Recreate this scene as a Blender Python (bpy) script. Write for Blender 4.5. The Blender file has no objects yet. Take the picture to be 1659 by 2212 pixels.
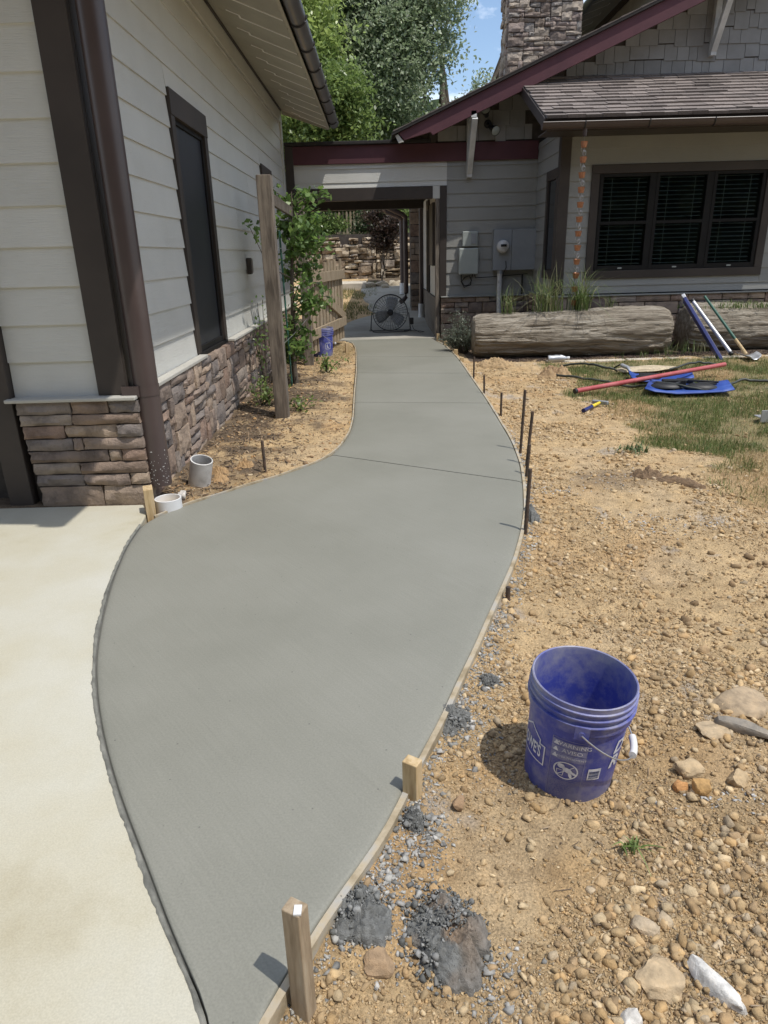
import bpy, bmesh, math, random
import numpy as np
from mathutils import Vector, Matrix, noise as mnoise
R = math.radians
rnd = random.Random(7)
nr = np.random.RandomState(11)
S = bpy.context.scene
C = S.collection

# ------------------------------------------------------------------ camera, sky, sun, exposure
PITCH, ROLL, YAW = R(20.6), R(1.56), R(-0.163)
fwd = Vector((math.sin(YAW)*math.cos(PITCH), math.cos(YAW)*math.cos(PITCH), -math.sin(PITCH)))
r0 = Vector((math.cos(YAW), -math.sin(YAW), 0)); u0 = r0.cross(fwd)
rt = r0*math.cos(ROLL) - u0*math.sin(ROLL); up = u0*math.cos(ROLL) + r0*math.sin(ROLL)
cd = bpy.data.cameras.new('camera'); cam = bpy.data.objects.new('camera', cd); C.objects.link(cam)
cam.matrix_world = Matrix(((rt.x, up.x, -fwd.x, 0), (rt.y, up.y, -fwd.y, 0), (rt.z, up.z, -fwd.z, 1.6), (0, 0, 0, 1)))
cd.sensor_fit = 'VERTICAL'; cd.sensor_height = 36.0; cd.lens = 1481/2212*36
cd.clip_start = 0.05; cd.clip_end = 1500
S.camera = cam

SUN = Vector((0.335, -0.25, 0.91)).normalized()
w = bpy.data.worlds.new('World'); S.world = w; w.use_nodes = True
nt = w.node_tree; nt.nodes.clear()
out = nt.nodes.new('ShaderNodeOutputWorld'); bg = nt.nodes.new('ShaderNodeBackground')
sky = nt.nodes.new('ShaderNodeTexSky'); sky.sky_type = 'NISHITA'; sky.sun_disc = False
sky.sun_elevation = math.asin(SUN.z); sky.sun_rotation = math.atan2(SUN.x, SUN.y)
sky.air_density = 1.0; sky.dust_density = 0.7; sky.ozone_density = 1.5
tc = nt.nodes.new('ShaderNodeTexCoord'); mp = nt.nodes.new('ShaderNodeMapping'); mp.inputs['Scale'].default_value = (1, 1, 2.2); mp.inputs['Location'].default_value = (.37, .61, .2)
cn = nt.nodes.new('ShaderNodeTexNoise'); cn.inputs['Scale'].default_value = 4.2; cn.inputs['Detail'].default_value = 9; cn.inputs['Roughness'].default_value = .62
cr = nt.nodes.new('ShaderNodeValToRGB'); cr.color_ramp.elements[0].position = .47; cr.color_ramp.elements[1].position = .66
mx = nt.nodes.new('ShaderNodeMix'); mx.data_type = 'RGBA'; mx.inputs['B'].default_value = (9.5, 9.8, 10.2, 1)
L = nt.links.new
L(tc.outputs['Generated'], mp.inputs[0]); L(mp.outputs[0], cn.inputs['Vector']); L(cn.outputs[0], cr.inputs[0])
L(cr.outputs[0], mx.inputs['Factor']); L(sky.outputs[0], mx.inputs['A']); L(mx.outputs['Result'], bg.inputs[0])
bg.inputs[1].default_value = 0.15; L(bg.outputs[0], out.inputs[0])
sl = bpy.data.lights.new('sun', 'SUN'); sl.energy = 3.25; sl.angle = R(0.55); sl.color = (1, .955, .88)
so = bpy.data.objects.new('sun', sl); C.objects.link(so); so.rotation_euler = SUN.to_track_quat('Z', 'Y').to_euler(); so.location = (10, -8, 30)
S.view_settings.view_transform = 'Standard'; S.view_settings.look = 'None'; S.view_settings.gamma = 1
S.view_settings.use_curve_mapping = False; S.view_settings.exposure = 0.25
S.render.engine = 'CYCLES'; S.cycles.use_denoising = True; S.cycles.max_bounces = 8; S.cycles.transparent_max_bounces = 12

# ------------------------------------------------------------------ mesh helpers
class MB:
    def __init__(s): s.v = []; s.f = []
    def add(s, v, f):
        o = len(s.v); s.v += [tuple(p) for p in v]; s.f += [tuple(i+o for i in q) for q in f]; return s
    def box(s, x0, x1, y0, y1, z0, z1, M=None):
        v = [(x0,y0,z0),(x1,y0,z0),(x1,y1,z0),(x0,y1,z0),(x0,y0,z1),(x1,y0,z1),(x1,y1,z1),(x0,y1,z1)]
        if M is not None: v = [M @ Vector(p) for p in v]
        return s.add(v, [(0,3,2,1),(4,5,6,7),(0,1,5,4),(1,2,6,5),(2,3,7,6),(3,0,4,7)])
    def beam(s, a, b, w, h, up=(0,0,1)):
        a, b = Vector(a), Vector(b); d = (b-a); ln = d.length; d.normalize()
        x = d.cross(Vector(up)).normalized(); z = x.cross(d)
        M = Matrix(((x.x,d.x,z.x,a.x),(x.y,d.y,z.y,a.y),(x.z,d.z,z.z,a.z),(0,0,0,1)))
        return s.box(-w/2, w/2, 0, ln, -h/2, h/2, M)
    def tube(s, pts, r, n=8, cap=True, closed=False):
        P = [Vector(p) for p in pts]; rs = r if isinstance(r, (list, tuple)) else [r]*len(P)
        base = len(s.v); ref = Vector((0.13, 0.27, 1)); m = len(P)
        for i, p in enumerate(P):
            if closed: t = P[(i+1) % m]-P[i-1]
            else: t = P[min(i+1, m-1)]-P[max(i-1, 0)]
            t.normalize()
            if abs(t.dot(ref.normalized())) > .95: rr = Vector((1, .1, 0))
            else: rr = ref
            a = t.cross(rr).normalized(); b = t.cross(a)
            for k in range(n):
                an = 2*math.pi*k/n; s.v.append(tuple(p+(a*math.cos(an)+b*math.sin(an))*rs[i]))
        for i in range(m if closed else m-1):
            j = (i+1) % m
            for k in range(n):
                k2 = (k+1) % n
                s.f.append((base+i*n+k, base+i*n+k2, base+j*n+k2, base+j*n+k))
        if cap and not closed:
            s.f.append(tuple(base+k for k in range(n))[::-1]); s.f.append(tuple(base+(m-1)*n+k for k in range(n)))
        return s
    def lathe(s, prof, n=24, M=None, arc=2*math.pi, a0=0.0):
        full = abs(arc-2*math.pi) < 1e-6; c = n if full else n+1; v = []
        for r, z in prof:
            for k in range(c):
                a = a0+arc*k/n; p = Vector((r*math.cos(a), r*math.sin(a), z)); v.append(M @ p if M is not None else p)
        f = []
        for i in range(len(prof)-1):
            for k in range(n):
                k2 = (k+1) % c
                f.append((i*c+k, i*c+k2, (i+1)*c+k2, (i+1)*c+k))
        return s.add(v, f)
    def prism(s, poly, axis, a, b):
        n = len(poly)
        def P(p, t): return {'y': (p[0], t, p[1]), 'x': (t, p[0], p[1]), 'z': (p[0], p[1], t)}[axis]
        v = [P(p, a) for p in poly]+[P(p, b) for p in poly]
        f = [tuple(range(n))[::-1], tuple(range(n, 2*n))]+[(i, (i+1) % n, n+(i+1) % n, n+i) for i in range(n)]
        return s.add(v, f)
    def mesh(s, name):
        m = bpy.data.meshes.new(name); m.from_pydata(s.v, [], s.f)
        b = bmesh.new(); b.from_mesh(m); bmesh.ops.recalc_face_normals(b, faces=b.faces); b.to_mesh(m); b.free()
        return m

def npmesh(name, V, F, col=None):
    """V (n,3) array, F (m,k) array of equal-sided faces, col (n,3) per-vertex stone/leaf colour"""
    V = np.asarray(V, np.float32); F = np.asarray(F, np.int32); k = F.shape[1]
    m = bpy.data.meshes.new(name); m.vertices.add(len(V)); m.vertices.foreach_set('co', V.ravel())
    m.loops.add(F.size); m.loops.foreach_set('vertex_index', F.ravel())
    m.polygons.add(len(F)); m.polygons.foreach_set('loop_start', np.arange(0, F.size, k, dtype=np.int32))
    try: m.polygons.foreach_set('loop_total', np.full(len(F), k, np.int32))
    except Exception: pass
    if col is not None:
        a = m.color_attributes.new('Col', 'FLOAT_COLOR', 'POINT')
        a.data.foreach_set('color', np.c_[col, np.ones(len(V))].astype(np.float32).ravel())
    m.update(calc_edges=True); m.validate(); return m

def smooth(m, ang=40):
    for p in m.polygons: p.use_smooth = True
    b = bmesh.new(); b.from_mesh(m)
    for e in b.edges:
        if len(e.link_faces) == 2 and e.calc_face_angle(0) > R(ang): e.smooth = False
    b.to_mesh(m); b.free(); return m

def tag(o, label=None, cat=None, group=None, kind=None):
    if label: o['label'] = label
    if cat: o['category'] = cat
    if group: o['group'] = group
    if kind: o['kind'] = kind
    return o
def wloc(o):
    v = Vector(o.location)
    while o.parent: o = o.parent; v += o.location
    return v
def obj(name, mb, mat, parent=None, world=True, sm=None, bevel=0):
    """one mesh object; with a parent the shape is given in world space and moved into the parent's space (parents are never rotated)"""
    m = mb.mesh(name) if isinstance(mb, MB) else mb
    o = bpy.data.objects.new(name, m); C.objects.link(o)
    if mat is not None: m.materials.clear(); m.materials.append(mat)
    if sm: smooth(m, sm)
    if parent is not None:
        o.parent = parent
        if world: o.location = -wloc(parent)
    if bevel:
        md = o.modifiers.new('bevel', 'BEVEL'); md.width = bevel; md.segments = 2; md.limit_method = 'ANGLE'
    return o
def thing(name, label, cat, loc=(0,0,0), group=None):
    o = bpy.data.objects.new(name, None); C.objects.link(o); o.location = loc; o.empty_display_size = .1
    return tag(o, label, cat, group)
def inst(name, mesh, parent, loc, rot=(0,0,0), sc=(1,1,1)):
    o = bpy.data.objects.new(name, mesh); C.objects.link(o); o.parent = parent
    o.location = Vector(loc)-wloc(parent); o.rotation_euler = rot; o.scale = sc; return o
def copy_thing(root, loc, rz=0, label=None, sc=None):
    r = root.copy(); C.objects.link(r); r.location = loc; r.rotation_euler = (0, 0, rz)
    if sc: r.scale = (sc, sc, sc)
    if label: r['label'] = label
    for ch in list(root.children):
        c = ch.copy(); C.objects.link(c); c.parent = r
        for g in ch.children:
            d = g.copy(); C.objects.link(d); d.parent = c
    return r

# ------------------------------------------------------------------ numeric noise for terrain
_T = np.random.RandomState(3).rand(256, 256)
def vn(x, y):
    xi = np.floor(x).astype(int); yi = np.floor(y).astype(int); fx = x-xi; fy = y-yi
    fx = fx*fx*(3-2*fx); fy = fy*fy*(3-2*fy); g = lambda i, j: _T[i & 255, j & 255]
    return (g(xi,yi)*(1-fx)+g(xi+1,yi)*fx)*(1-fy)+(g(xi,yi+1)*(1-fx)+g(xi+1,yi+1)*fx)*fy
def fbm(x, y, sc, oc=4, g=.5):
    t = 0; a = 1; n = 0
    for i in range(oc):
        t = t+a*vn(x/sc+17.3*i, y/sc+9.1*i); n += a; a *= g; sc /= 2.03
    return t/n
def inpoly(x, y, poly):
    c = np.zeros(np.shape(x), bool); n = len(poly)
    for i in range(n):
        x1, y1 = poly[i]; x2, y2 = poly[(i+1) % n]
        if y1 == y2: continue
        k = ((y1 > y) != (y2 > y)) & (x < (x2-x1)*(y-y1)/(y2-y1)+x1); c ^= k
    return c
def segdist(x, y, pl):
    d = np.full(np.shape(x), 1e9)
    for (x1, y1), (x2, y2) in zip(pl[:-1], pl[1:]):
        dx, dy = x2-x1, y2-y1; t = np.clip(((x-x1)*dx+(y-y1)*dy)/(dx*dx+dy*dy), 0, 1)
        d = np.minimum(d, np.hypot(x-x1-t*dx, y-y1-t*dy))
    return d

# ------------------------------------------------------------------ materials
def mat(name, cols, sc=4, rough=.8, bump=.3, bsc=40, bdist=.01, detail=6, coord='pos', stretch=(1,1,1), rand=0, metal=0, spec=.4,
        vcol=False, sss=0, trans=0, bstretch=None, lo=.35, hi=.65, rot=(0,0,0), fine=0):
    m = bpy.data.materials.new(name); m.use_nodes = True; t = m.node_tree; N = t.nodes.new; L = t.links.new
    b = t.nodes['Principled BSDF']; b.inputs['Roughness'].default_value = rough; b.inputs['Metallic'].default_value = metal
    b.inputs['Specular IOR Level'].default_value = spec
    if coord == 'pos': src = N('ShaderNodeNewGeometry').outputs['Position']
    else: src = N('ShaderNodeTexCoord').outputs['Object']
    def mapped(st):
        mp = N('ShaderNodeMapping'); mp.inputs['Scale'].default_value = st; mp.inputs['Rotation'].default_value = rot
        L(src, mp.inputs[0]); return mp.outputs[0]
    vec = mapped(stretch)
    if rand:
        oi = N('ShaderNodeObjectInfo'); ad = N('ShaderNodeVectorMath'); ad.operation = 'ADD'; sc_ = N('ShaderNodeVectorMath'); sc_.operation = 'SCALE'
        cx = N('ShaderNodeCombineXYZ'); L(oi.outputs['Random'], cx.inputs[0]); L(oi.outputs['Random'], cx.inputs[2])
        L(cx.outputs[0], sc_.inputs[0]); sc_.inputs['Scale'].default_value = 37.0; L(sc_.outputs[0], ad.inputs[0]); L(vec, ad.inputs[1]); vec = ad.outputs[0]
    n = N('ShaderNodeTexNoise'); n.inputs['Scale'].default_value = sc; n.inputs['Detail'].default_value = detail; n.inputs['Roughness'].default_value = .6
    L(vec, n.inputs['Vector'])
    rp = N('ShaderNodeValToRGB'); e = rp.color_ramp.elements
    while len(e) < len(cols): e.new(.5)
    for i, c in enumerate(cols):
        e[i].position = lo+(hi-lo)*i/max(1, len(cols)-1); e[i].color = (*c, 1)
    L(n.outputs['Fac'], rp.inputs[0]); colr = rp.outputs[0]
    if fine:
        n2 = N('ShaderNodeTexNoise'); n2.inputs['Scale'].default_value = bsc*1.7; n2.inputs['Detail'].default_value = 3; L(vec, n2.inputs['Vector'])
        mr = N('ShaderNodeMapRange'); mr.inputs['From Min'].default_value = .3; mr.inputs['From Max'].default_value = .7
        mr.inputs['To Min'].default_value = 1-fine; mr.inputs['To Max'].default_value = 1+fine; L(n2.outputs['Fac'], mr.inputs[0])
        mm = N('ShaderNodeMix'); mm.data_type = 'RGBA'; mm.blend_type = 'MULTIPLY'; mm.inputs['Factor'].default_value = 1
        L(colr, mm.inputs['A']); L(mr.outputs[0], mm.inputs['B']); colr = mm.outputs['Result']
    if vcol:
        at = N('ShaderNodeAttribute'); at.attribute_name = 'Col'; mm = N('ShaderNodeMix'); mm.data_type = 'RGBA'; mm.blend_type = 'MULTIPLY'
        mm.inputs['Factor'].default_value = 1; L(at.outputs['Color'], mm.inputs['A']); L(colr, mm.inputs['B']); colr = mm.outputs['Result']
    if rand:
        hv = N('ShaderNodeHueSaturation'); mr = N('ShaderNodeMapRange'); mr.inputs['To Min'].default_value = 1-rand; mr.inputs['To Max'].default_value = 1+rand
        L(oi.outputs['Random'], mr.inputs[0]); L(mr.outputs[0], hv.inputs['Value']); L(colr, hv.inputs['Color']); colr = hv.outputs[0]
    L(colr, b.inputs['Base Color'])
    if bump:
        bn = N('ShaderNodeTexNoise'); bn.inputs['Scale'].default_value = bsc; bn.inputs['Detail'].default_value = 8; bn.inputs['Roughness'].default_value = .65
        L(mapped(bstretch) if bstretch else vec, bn.inputs['Vector'])
        bp = N('ShaderNodeBump'); bp.inputs['Strength'].default_value = bump; bp.inputs['Distance'].default_value = bdist
        L(bn.outputs['Fac'], bp.inputs['Height']); L(bp.outputs[0], b.inputs['Normal'])
    if trans:
        tr = N('ShaderNodeBsdfTranslucent'); ms = N('ShaderNodeMixShader'); ms.inputs[0].default_value = trans
        L(colr, tr.inputs[0]); L(b.outputs[0], ms.inputs[1]); L(tr.outputs[0], ms.inputs[2]); L(ms.outputs[0], t.nodes['Material Output'].inputs[0])
    return m
def ramp_by_object(m, cols):
    """give alike stones their own colours: a per-object random value picks from cols, multiplied over the noise"""
    t = m.node_tree; b = t.nodes['Principled BSDF']; l = b.inputs['Base Color'].links[0]; src = l.from_socket
    oi = t.nodes.new('ShaderNodeObjectInfo'); rp = t.nodes.new('ShaderNodeValToRGB'); rp.color_ramp.interpolation = 'CONSTANT'
    e = rp.color_ramp.elements
    while len(e) < len(cols): e.new(.5)
    for i, c in enumerate(cols): e[i].position = i/len(cols); e[i].color = (*c, 1)
    mm = t.nodes.new('ShaderNodeMix'); mm.data_type = 'RGBA'; mm.blend_type = 'MULTIPLY'; mm.inputs['Factor'].default_value = 1
    t.links.new(oi.outputs['Random'], rp.inputs[0]); t.links.new(rp.outputs[0], mm.inputs['A']); t.links.new(src, mm.inputs['B'])
    t.links.new(mm.outputs['Result'], b.inputs['Base Color']); return m

M = {}
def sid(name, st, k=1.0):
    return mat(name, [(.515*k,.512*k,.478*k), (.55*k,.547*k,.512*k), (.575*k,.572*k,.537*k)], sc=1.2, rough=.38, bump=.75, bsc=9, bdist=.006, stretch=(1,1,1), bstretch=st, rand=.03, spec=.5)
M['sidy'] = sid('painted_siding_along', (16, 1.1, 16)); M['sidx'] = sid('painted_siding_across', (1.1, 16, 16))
M['sidh'] = sid('shaded_house_siding', (1.1, 16, 16), .50)  # darker copy of the siding; the house front's shade is put into its colour
M['shake'] = mat('painted_shake', [(.22,.215,.205), (.27,.265,.255)], sc=3, rough=.75, bump=.3, bsc=14, bdist=.006, bstretch=(9,9,1), rand=.10)
M['brown'] = mat('brown_trim_paint', [(.040,.032,.028), (.054,.043,.037)], sc=2, rough=.55, bump=.12, bsc=20, bdist=.004)
M['down'] = mat('brown_coated_metal', [(.060,.042,.040), (.078,.056,.052)], sc=2.2, rough=.38, bump=.03, bsc=12, spec=.5)
M['gut'] = mat('bronze_gutter', [(.17,.16,.155), (.23,.22,.215)], sc=1.5, rough=.36, bump=.02, bsc=8, metal=.75)
M['dark'] = mat('dark_bracket', [(.02,.018,.018), (.03,.027,.026)], sc=3, rough=.5, bump=0)
M['red'] = mat('maroon_fascia_paint', [(.075,.026,.034), (.098,.034,.043)], sc=2, rough=.6, bump=.15, bsc=14, bdist=.004)
M['ledge'] = mat('pale_ledge', [(.40,.385,.345), (.46,.445,.40)], sc=4, rough=.6, bump=.1, bsc=30)
M['soff'] = mat('soffit_paint', [(.36,.34,.28), (.42,.40,.33)], sc=2, rough=.8, bump=.08, bsc=18)
M['strip'] = mat('lit_vent_strip', [(.80,.79,.75), (.86,.85,.81)], sc=2, rough=.7, bump=0)  # near-white colour stands in for light coming through the vent gaps
M['white'] = mat('weathered_white_wood', [(.42,.42,.41), (.60,.60,.58)], sc=4, rough=.75, bump=.25, bsc=16, bdist=.004, bstretch=(6,6,1))
M['stone'] = ramp_by_object(mat('ledge_stone', [(.62,.60,.58), (.95,.92,.88), (1.15,1.1,1.02)], sc=7, rough=.9, bump=.9, bsc=26, bdist=.02, rand=.12, coord='pos'),
    [(.29,.222,.18), (.335,.265,.215), (.22,.178,.155), (.30,.24,.205), (.37,.295,.235), (.215,.19,.18), (.28,.24,.21), (.255,.185,.15)])
M['cstone'] = ramp_by_object(mat('chimney_stone', [(.6,.58,.56), (1,.97,.93), (1.25,1.2,1.12)], sc=8, rough=.9, bump=1, bsc=22, bdist=.03, rand=.15),
    [(.30,.245,.205), (.37,.32,.27), (.25,.205,.18), (.32,.265,.24), (.40,.35,.30), (.27,.25,.235)])
M['bstone'] = ramp_by_object(mat('fieldstone', [(.6,.58,.56), (1,.97,.93), (1.25,1.2,1.12)], sc=5, rough=.9, bump=1, bsc=14, bdist=.04, rand=.15),
    [(.34,.27,.19), (.42,.35,.26), (.28,.22,.16), (.48,.42,.33), (.36,.31,.26)])
M['mortar'] = mat('dark_mortar', [(.05,.042,.036), (.08,.068,.058)], sc=10, rough=.95, bump=.5, bsc=40)
M['roof'] = mat('asphalt_shingle', [(.135,.112,.100), (.225,.192,.172)], sc=60, rough=.95, bump=.6, bsc=160, bdist=.003, rand=.28)
M['roofd'] = mat('roof_felt', [(.02,.018,.017), (.035,.03,.028)], sc=20, rough=.9, bump=.3, bsc=60)
M['glass'] = mat('dark_window_glass', [(.008,.009,.011), (.012,.013,.016)], sc=2, rough=.06, bump=0, spec=.6)
M['screen'] = mat('insect_screen', [(.022,.024,.030), (.030,.032,.038)], sc=2, rough=.45, bump=0, spec=.35)
M['void'] = mat('unlit_interior', [(.012,.011,.011), (.02,.018,.017)], sc=2, rough=.9, bump=0)
M['blind'] = mat('blind_slat', [(.60,.62,.61), (.68,.70,.69)], sc=2, rough=.6, bump=0)
M['sash'] = mat('black_window_sash', [(.011,.0105,.0105), (.016,.015,.0145)], sc=3, rough=.6, bump=0, spec=.2)
gw = bpy.data.materials.new('clear_window_glass'); gw.use_nodes = True; b_ = gw.node_tree.nodes['Principled BSDF']
t_ = gw.node_tree; tb = t_.nodes.new('ShaderNodeBsdfTransparent'); tb.inputs[0].default_value = (.70,.76,.76,1)
gl = t_.nodes.new('ShaderNodeBsdfGlossy'); gl.inputs['Roughness'].default_value = .03; fr = t_.nodes.new('ShaderNodeFresnel'); fr.inputs[0].default_value = 1.5
ms_ = t_.nodes.new('ShaderNodeMixShader'); t_.links.new(fr.outputs[0], ms_.inputs[0]); t_.links.new(tb.outputs[0], ms_.inputs[1]); t_.links.new(gl.outputs[0], ms_.inputs[2])
t_.links.new(ms_.outputs[0], t_.nodes['Material Output'].inputs[0]); M['pane'] = gw
M['fresh'] = mat('fresh_concrete', [(.196,.194,.162), (.221,.218,.184), (.243,.239,.205)], sc=.8, rough=.52, bump=.22, bsc=90, bdist=.004, spec=.35, bstretch=(1.0,1.0,1.0), detail=8, lo=.3, hi=.7, fine=.09)
M['old'] = mat('old_concrete', [(.375,.335,.235), (.445,.415,.32), (.465,.445,.365), (.49,.475,.41)], sc=1.1, rough=.88, bump=.35, bsc=120, bdist=.003, detail=9, lo=.32, hi=.68, fine=.08)
M['pass'] = mat('passage_concrete', [(.28,.26,.22), (.38,.36,.31)], sc=1.2, rough=.85, bump=.2, bsc=60, detail=8)
M['flag'] = mat('pale_flagstone', [(.42,.37,.29), (.55,.49,.40)], sc=4, rough=.9, bump=.5, bsc=30)
M['form'] = mat('form_board', [(.27,.215,.135), (.40,.335,.235), (.36,.345,.31)], sc=9, rough=.8, bump=.4, bsc=40, bdist=.003, bstretch=(1,1,6))
M['stake'] = mat('new_pine', [(.38,.26,.13), (.50,.37,.20), (.56,.43,.26)], sc=6, rough=.75, bump=.35, bsc=24, bdist=.004, stretch=(9,9,1), bstretch=(9,9,1))
M['grey_wood'] = mat('weathered_pine', [(.085,.070,.056), (.155,.13,.105), (.23,.195,.155)], sc=4, rough=.85, bump=.5, bsc=18, bdist=.005, stretch=(7,7,.8), bstretch=(9,9,.8))
M['fence'] = mat('weathered_picket', [(.22,.165,.105), (.32,.25,.17), (.38,.32,.235)], sc=5, rough=.85, bump=.4, bsc=18, bdist=.004, stretch=(7,7,.8), rand=.12)
M['steel'] = mat('rusty_rebar', [(.055,.045,.04), (.10,.075,.06), (.13,.085,.06)], sc=22, rough=.7, bump=.4, bsc=120, bdist=.002, metal=.3)
M['pvc'] = mat('white_pvc', [(.60,.60,.60), (.70,.70,.70)], sc=6, rough=.35, bump=.02)
M['pvcd'] = mat('dusty_pvc', [(.42,.41,.39), (.58,.57,.55), (.64,.63,.62)], sc=9, rough=.5, bump=.05)
M['wet'] = mat('wet_cement', [(.8,.8,.8), (1,1,1), (1.3,1.3,1.3)], sc=26, rough=.85, bump=1, bsc=110, bdist=.008, vcol=True)
M['slur'] = mat('cement_slurry', [(.115,.113,.098), (.17,.168,.145), (.23,.225,.195)], sc=14, rough=.85, bump=.8, bsc=90, bdist=.004)
M['joint'] = mat('dark_joint_cement', [(.10,.10,.09), (.14,.14,.13)], sc=16, rough=.8, bump=.3)  # darker cement under the walkway joints and along the driveway seam
M['dryc'] = mat('drying_cement_crumb', [(.9,.9,.9), (1.1,1.1,1.1)], sc=40, rough=.9, bump=.8, bsc=120, bdist=.004, vcol=True)
M['rock'] = mat('tan_rock', [(.75,.75,.75), (1,1,1), (1.15,1.12,1.08)], sc=30, rough=.95, bump=.9, bsc=90, bdist=.006, vcol=True)
M['chip'] = mat('wood_chip', [(.8,.8,.8), (1.1,1.1,1.1)], sc=40, rough=.9, bump=.3, bsc=80, vcol=True)
M['bark'] = mat('bark', [(.075,.06,.045), (.14,.115,.09)], sc=9, rough=.95, bump=.8, bsc=26, bdist=.02, bstretch=(3,3,.6))
M['logw'] = mat('old_log_wood', [(.16,.133,.10), (.31,.268,.21), (.45,.405,.335)], sc=2.4, rough=.92, bump=1, bsc=6, bdist=.06, detail=9, stretch=(.55,5,5), bstretch=(.7,7,7), lo=.32, hi=.66)
M['copper'] = mat('copper', [(.33,.155,.095), (.46,.23,.145)], sc=30, rough=.4, bump=.15, bsc=60, metal=.55, bdist=.002)
M['wire'] = mat('galvanised_wire', [(.42,.42,.43), (.5,.5,.51)], sc=10, rough=.35, bump=0, metal=.8)
M['galv'] = mat('grey_meter_box_paint', [(.25,.265,.28), (.285,.30,.315)], sc=4, rough=.5, bump=.04, bsc=20)
M['pale'] = mat('pale_utility_plastic', [(.33,.36,.34), (.38,.41,.39)], sc=4, rough=.5, bump=0)
M['fan'] = mat('grey_fan_wire', [(.055,.055,.056), (.08,.08,.082)], sc=8, rough=.45, bump=0)
M['blk'] = mat('black_plastic', [(.014,.014,.015), (.024,.024,.025)], sc=8, rough=.5, bump=.05)
M['hose'] = mat('dark_green_hose', [(.035,.04,.035), (.055,.06,.052)], sc=6, rough=.5, bump=0)
M['mag'] = mat('red_anodised_pole', [(.36,.06,.065), (.46,.13,.13)], sc=5, rough=.45, bump=.03)
M['blue'] = mat('royal_blue_plastic', [(.02,.055,.27), (.045,.10,.36)], sc=7, rough=.5, bump=.05, bsc=30)
M['navy'] = mat('navy_blue_metal', [(.012,.020,.11), (.02,.032,.16)], sc=7, rough=.4, bump=0)
M['alu'] = mat('bright_aluminium', [(.42,.43,.45), (.55,.56,.58)], sc=9, rough=.38, bump=.03, metal=.5)
M['green'] = mat('green_painted_handle', [(.03,.10,.075), (.045,.13,.095)], sc=12, rough=.5, bump=.1)
M['yellow'] = mat('yellow_grip', [(.68,.52,.03), (.75,.58,.05)], sc=9, rough=.5, bump=0)
M['leaf'] = mat('green_leaf', [(.9,.9,.9), (1.1,1.1,1.1)], sc=3, rough=.38, bump=0, vcol=True, trans=.5, spec=.55)
M['blade'] = mat('grass_blade', [(.9,.9,.9), (1.1,1.1,1.1)], sc=3, rough=.6, bump=0, vcol=True, trans=.25, spec=.3)
def bucket_mat(name):
    m = mat(name, [(.042,.058,.30), (.055,.074,.36)], sc=8, rough=.42, bump=.06, bsc=30, bdist=.002, coord='obj')
    t = m.node_tree; b = t.nodes['Principled BSDF']; src = b.inputs['Base Color'].links[0].from_socket
    tcn = t.nodes.new('ShaderNodeTexCoord'); n = t.nodes.new('ShaderNodeTexNoise'); n.inputs['Scale'].default_value = 11; n.inputs['Detail'].default_value = 10; n.inputs['Roughness'].default_value = .72
    rp = t.nodes.new('ShaderNodeValToRGB'); rp.color_ramp.elements[0].position = .45; rp.color_ramp.elements[1].position = .82
    rp.color_ramp.elements[1].color = (.7,.7,.7,1)
    mm = t.nodes.new('ShaderNodeMix'); mm.data_type = 'RGBA'; mm.inputs['B'].default_value = (.42,.41,.40,1)
    t.links.new(tcn.outputs['Object'], n.inputs['Vector'])
    sx = t.nodes.new('ShaderNodeSeparateXYZ'); t.links.new(tcn.outputs['Object'], sx.inputs[0]); zr = t.nodes.new('ShaderNodeMapRange'); zr.inputs['From Min'].default_value = .26; zr.inputs['From Max'].default_value = .372
    zr.inputs['To Min'].default_value = 0; zr.inputs['To Max'].default_value = .20; t.links.new(sx.outputs[2], zr.inputs[0])
    zb = t.nodes.new('ShaderNodeMapRange'); zb.inputs['From Min'].default_value = .11; zb.inputs['From Max'].default_value = .0; zb.inputs['To Min'].default_value = 0; zb.inputs['To Max'].default_value = .10; t.links.new(sx.outputs[2], zb.inputs[0])
    a1 = t.nodes.new('ShaderNodeMath'); a2 = t.nodes.new('ShaderNodeMath'); t.links.new(n.outputs[0], a1.inputs[0]); t.links.new(zr.outputs[0], a1.inputs[1]); t.links.new(a1.outputs[0], a2.inputs[0]); t.links.new(zb.outputs[0], a2.inputs[1])
    t.links.new(a2.outputs[0], rp.inputs[0]); t.links.new(rp.outputs[0], mm.inputs['Factor'])
    t.links.new(src, mm.inputs['A']); t.links.new(mm.outputs['Result'], b.inputs['Base Color']); return m
M['bucket'] = bucket_mat('dusty_blue_plastic')
M['print'] = mat('pale_bucket_print', [(.50,.52,.60), (.66,.67,.72)], sc=60, rough=.6, bump=0)
M['printd'] = mat('faded_bucket_print', [(.16,.17,.33), (.24,.25,.40)], sc=60, rough=.6, bump=0)

# soil: colour patches of the soil itself (mulch, clay, grey cement dust) come from a vertex attribute
M['soil'] = mat('soil', [(.78,.76,.74), (1,1,1), (1.18,1.16,1.12)], sc=11, rough=.97, bump=1, bsc=75, bdist=.022, vcol=True, detail=9, fine=.30)

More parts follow.
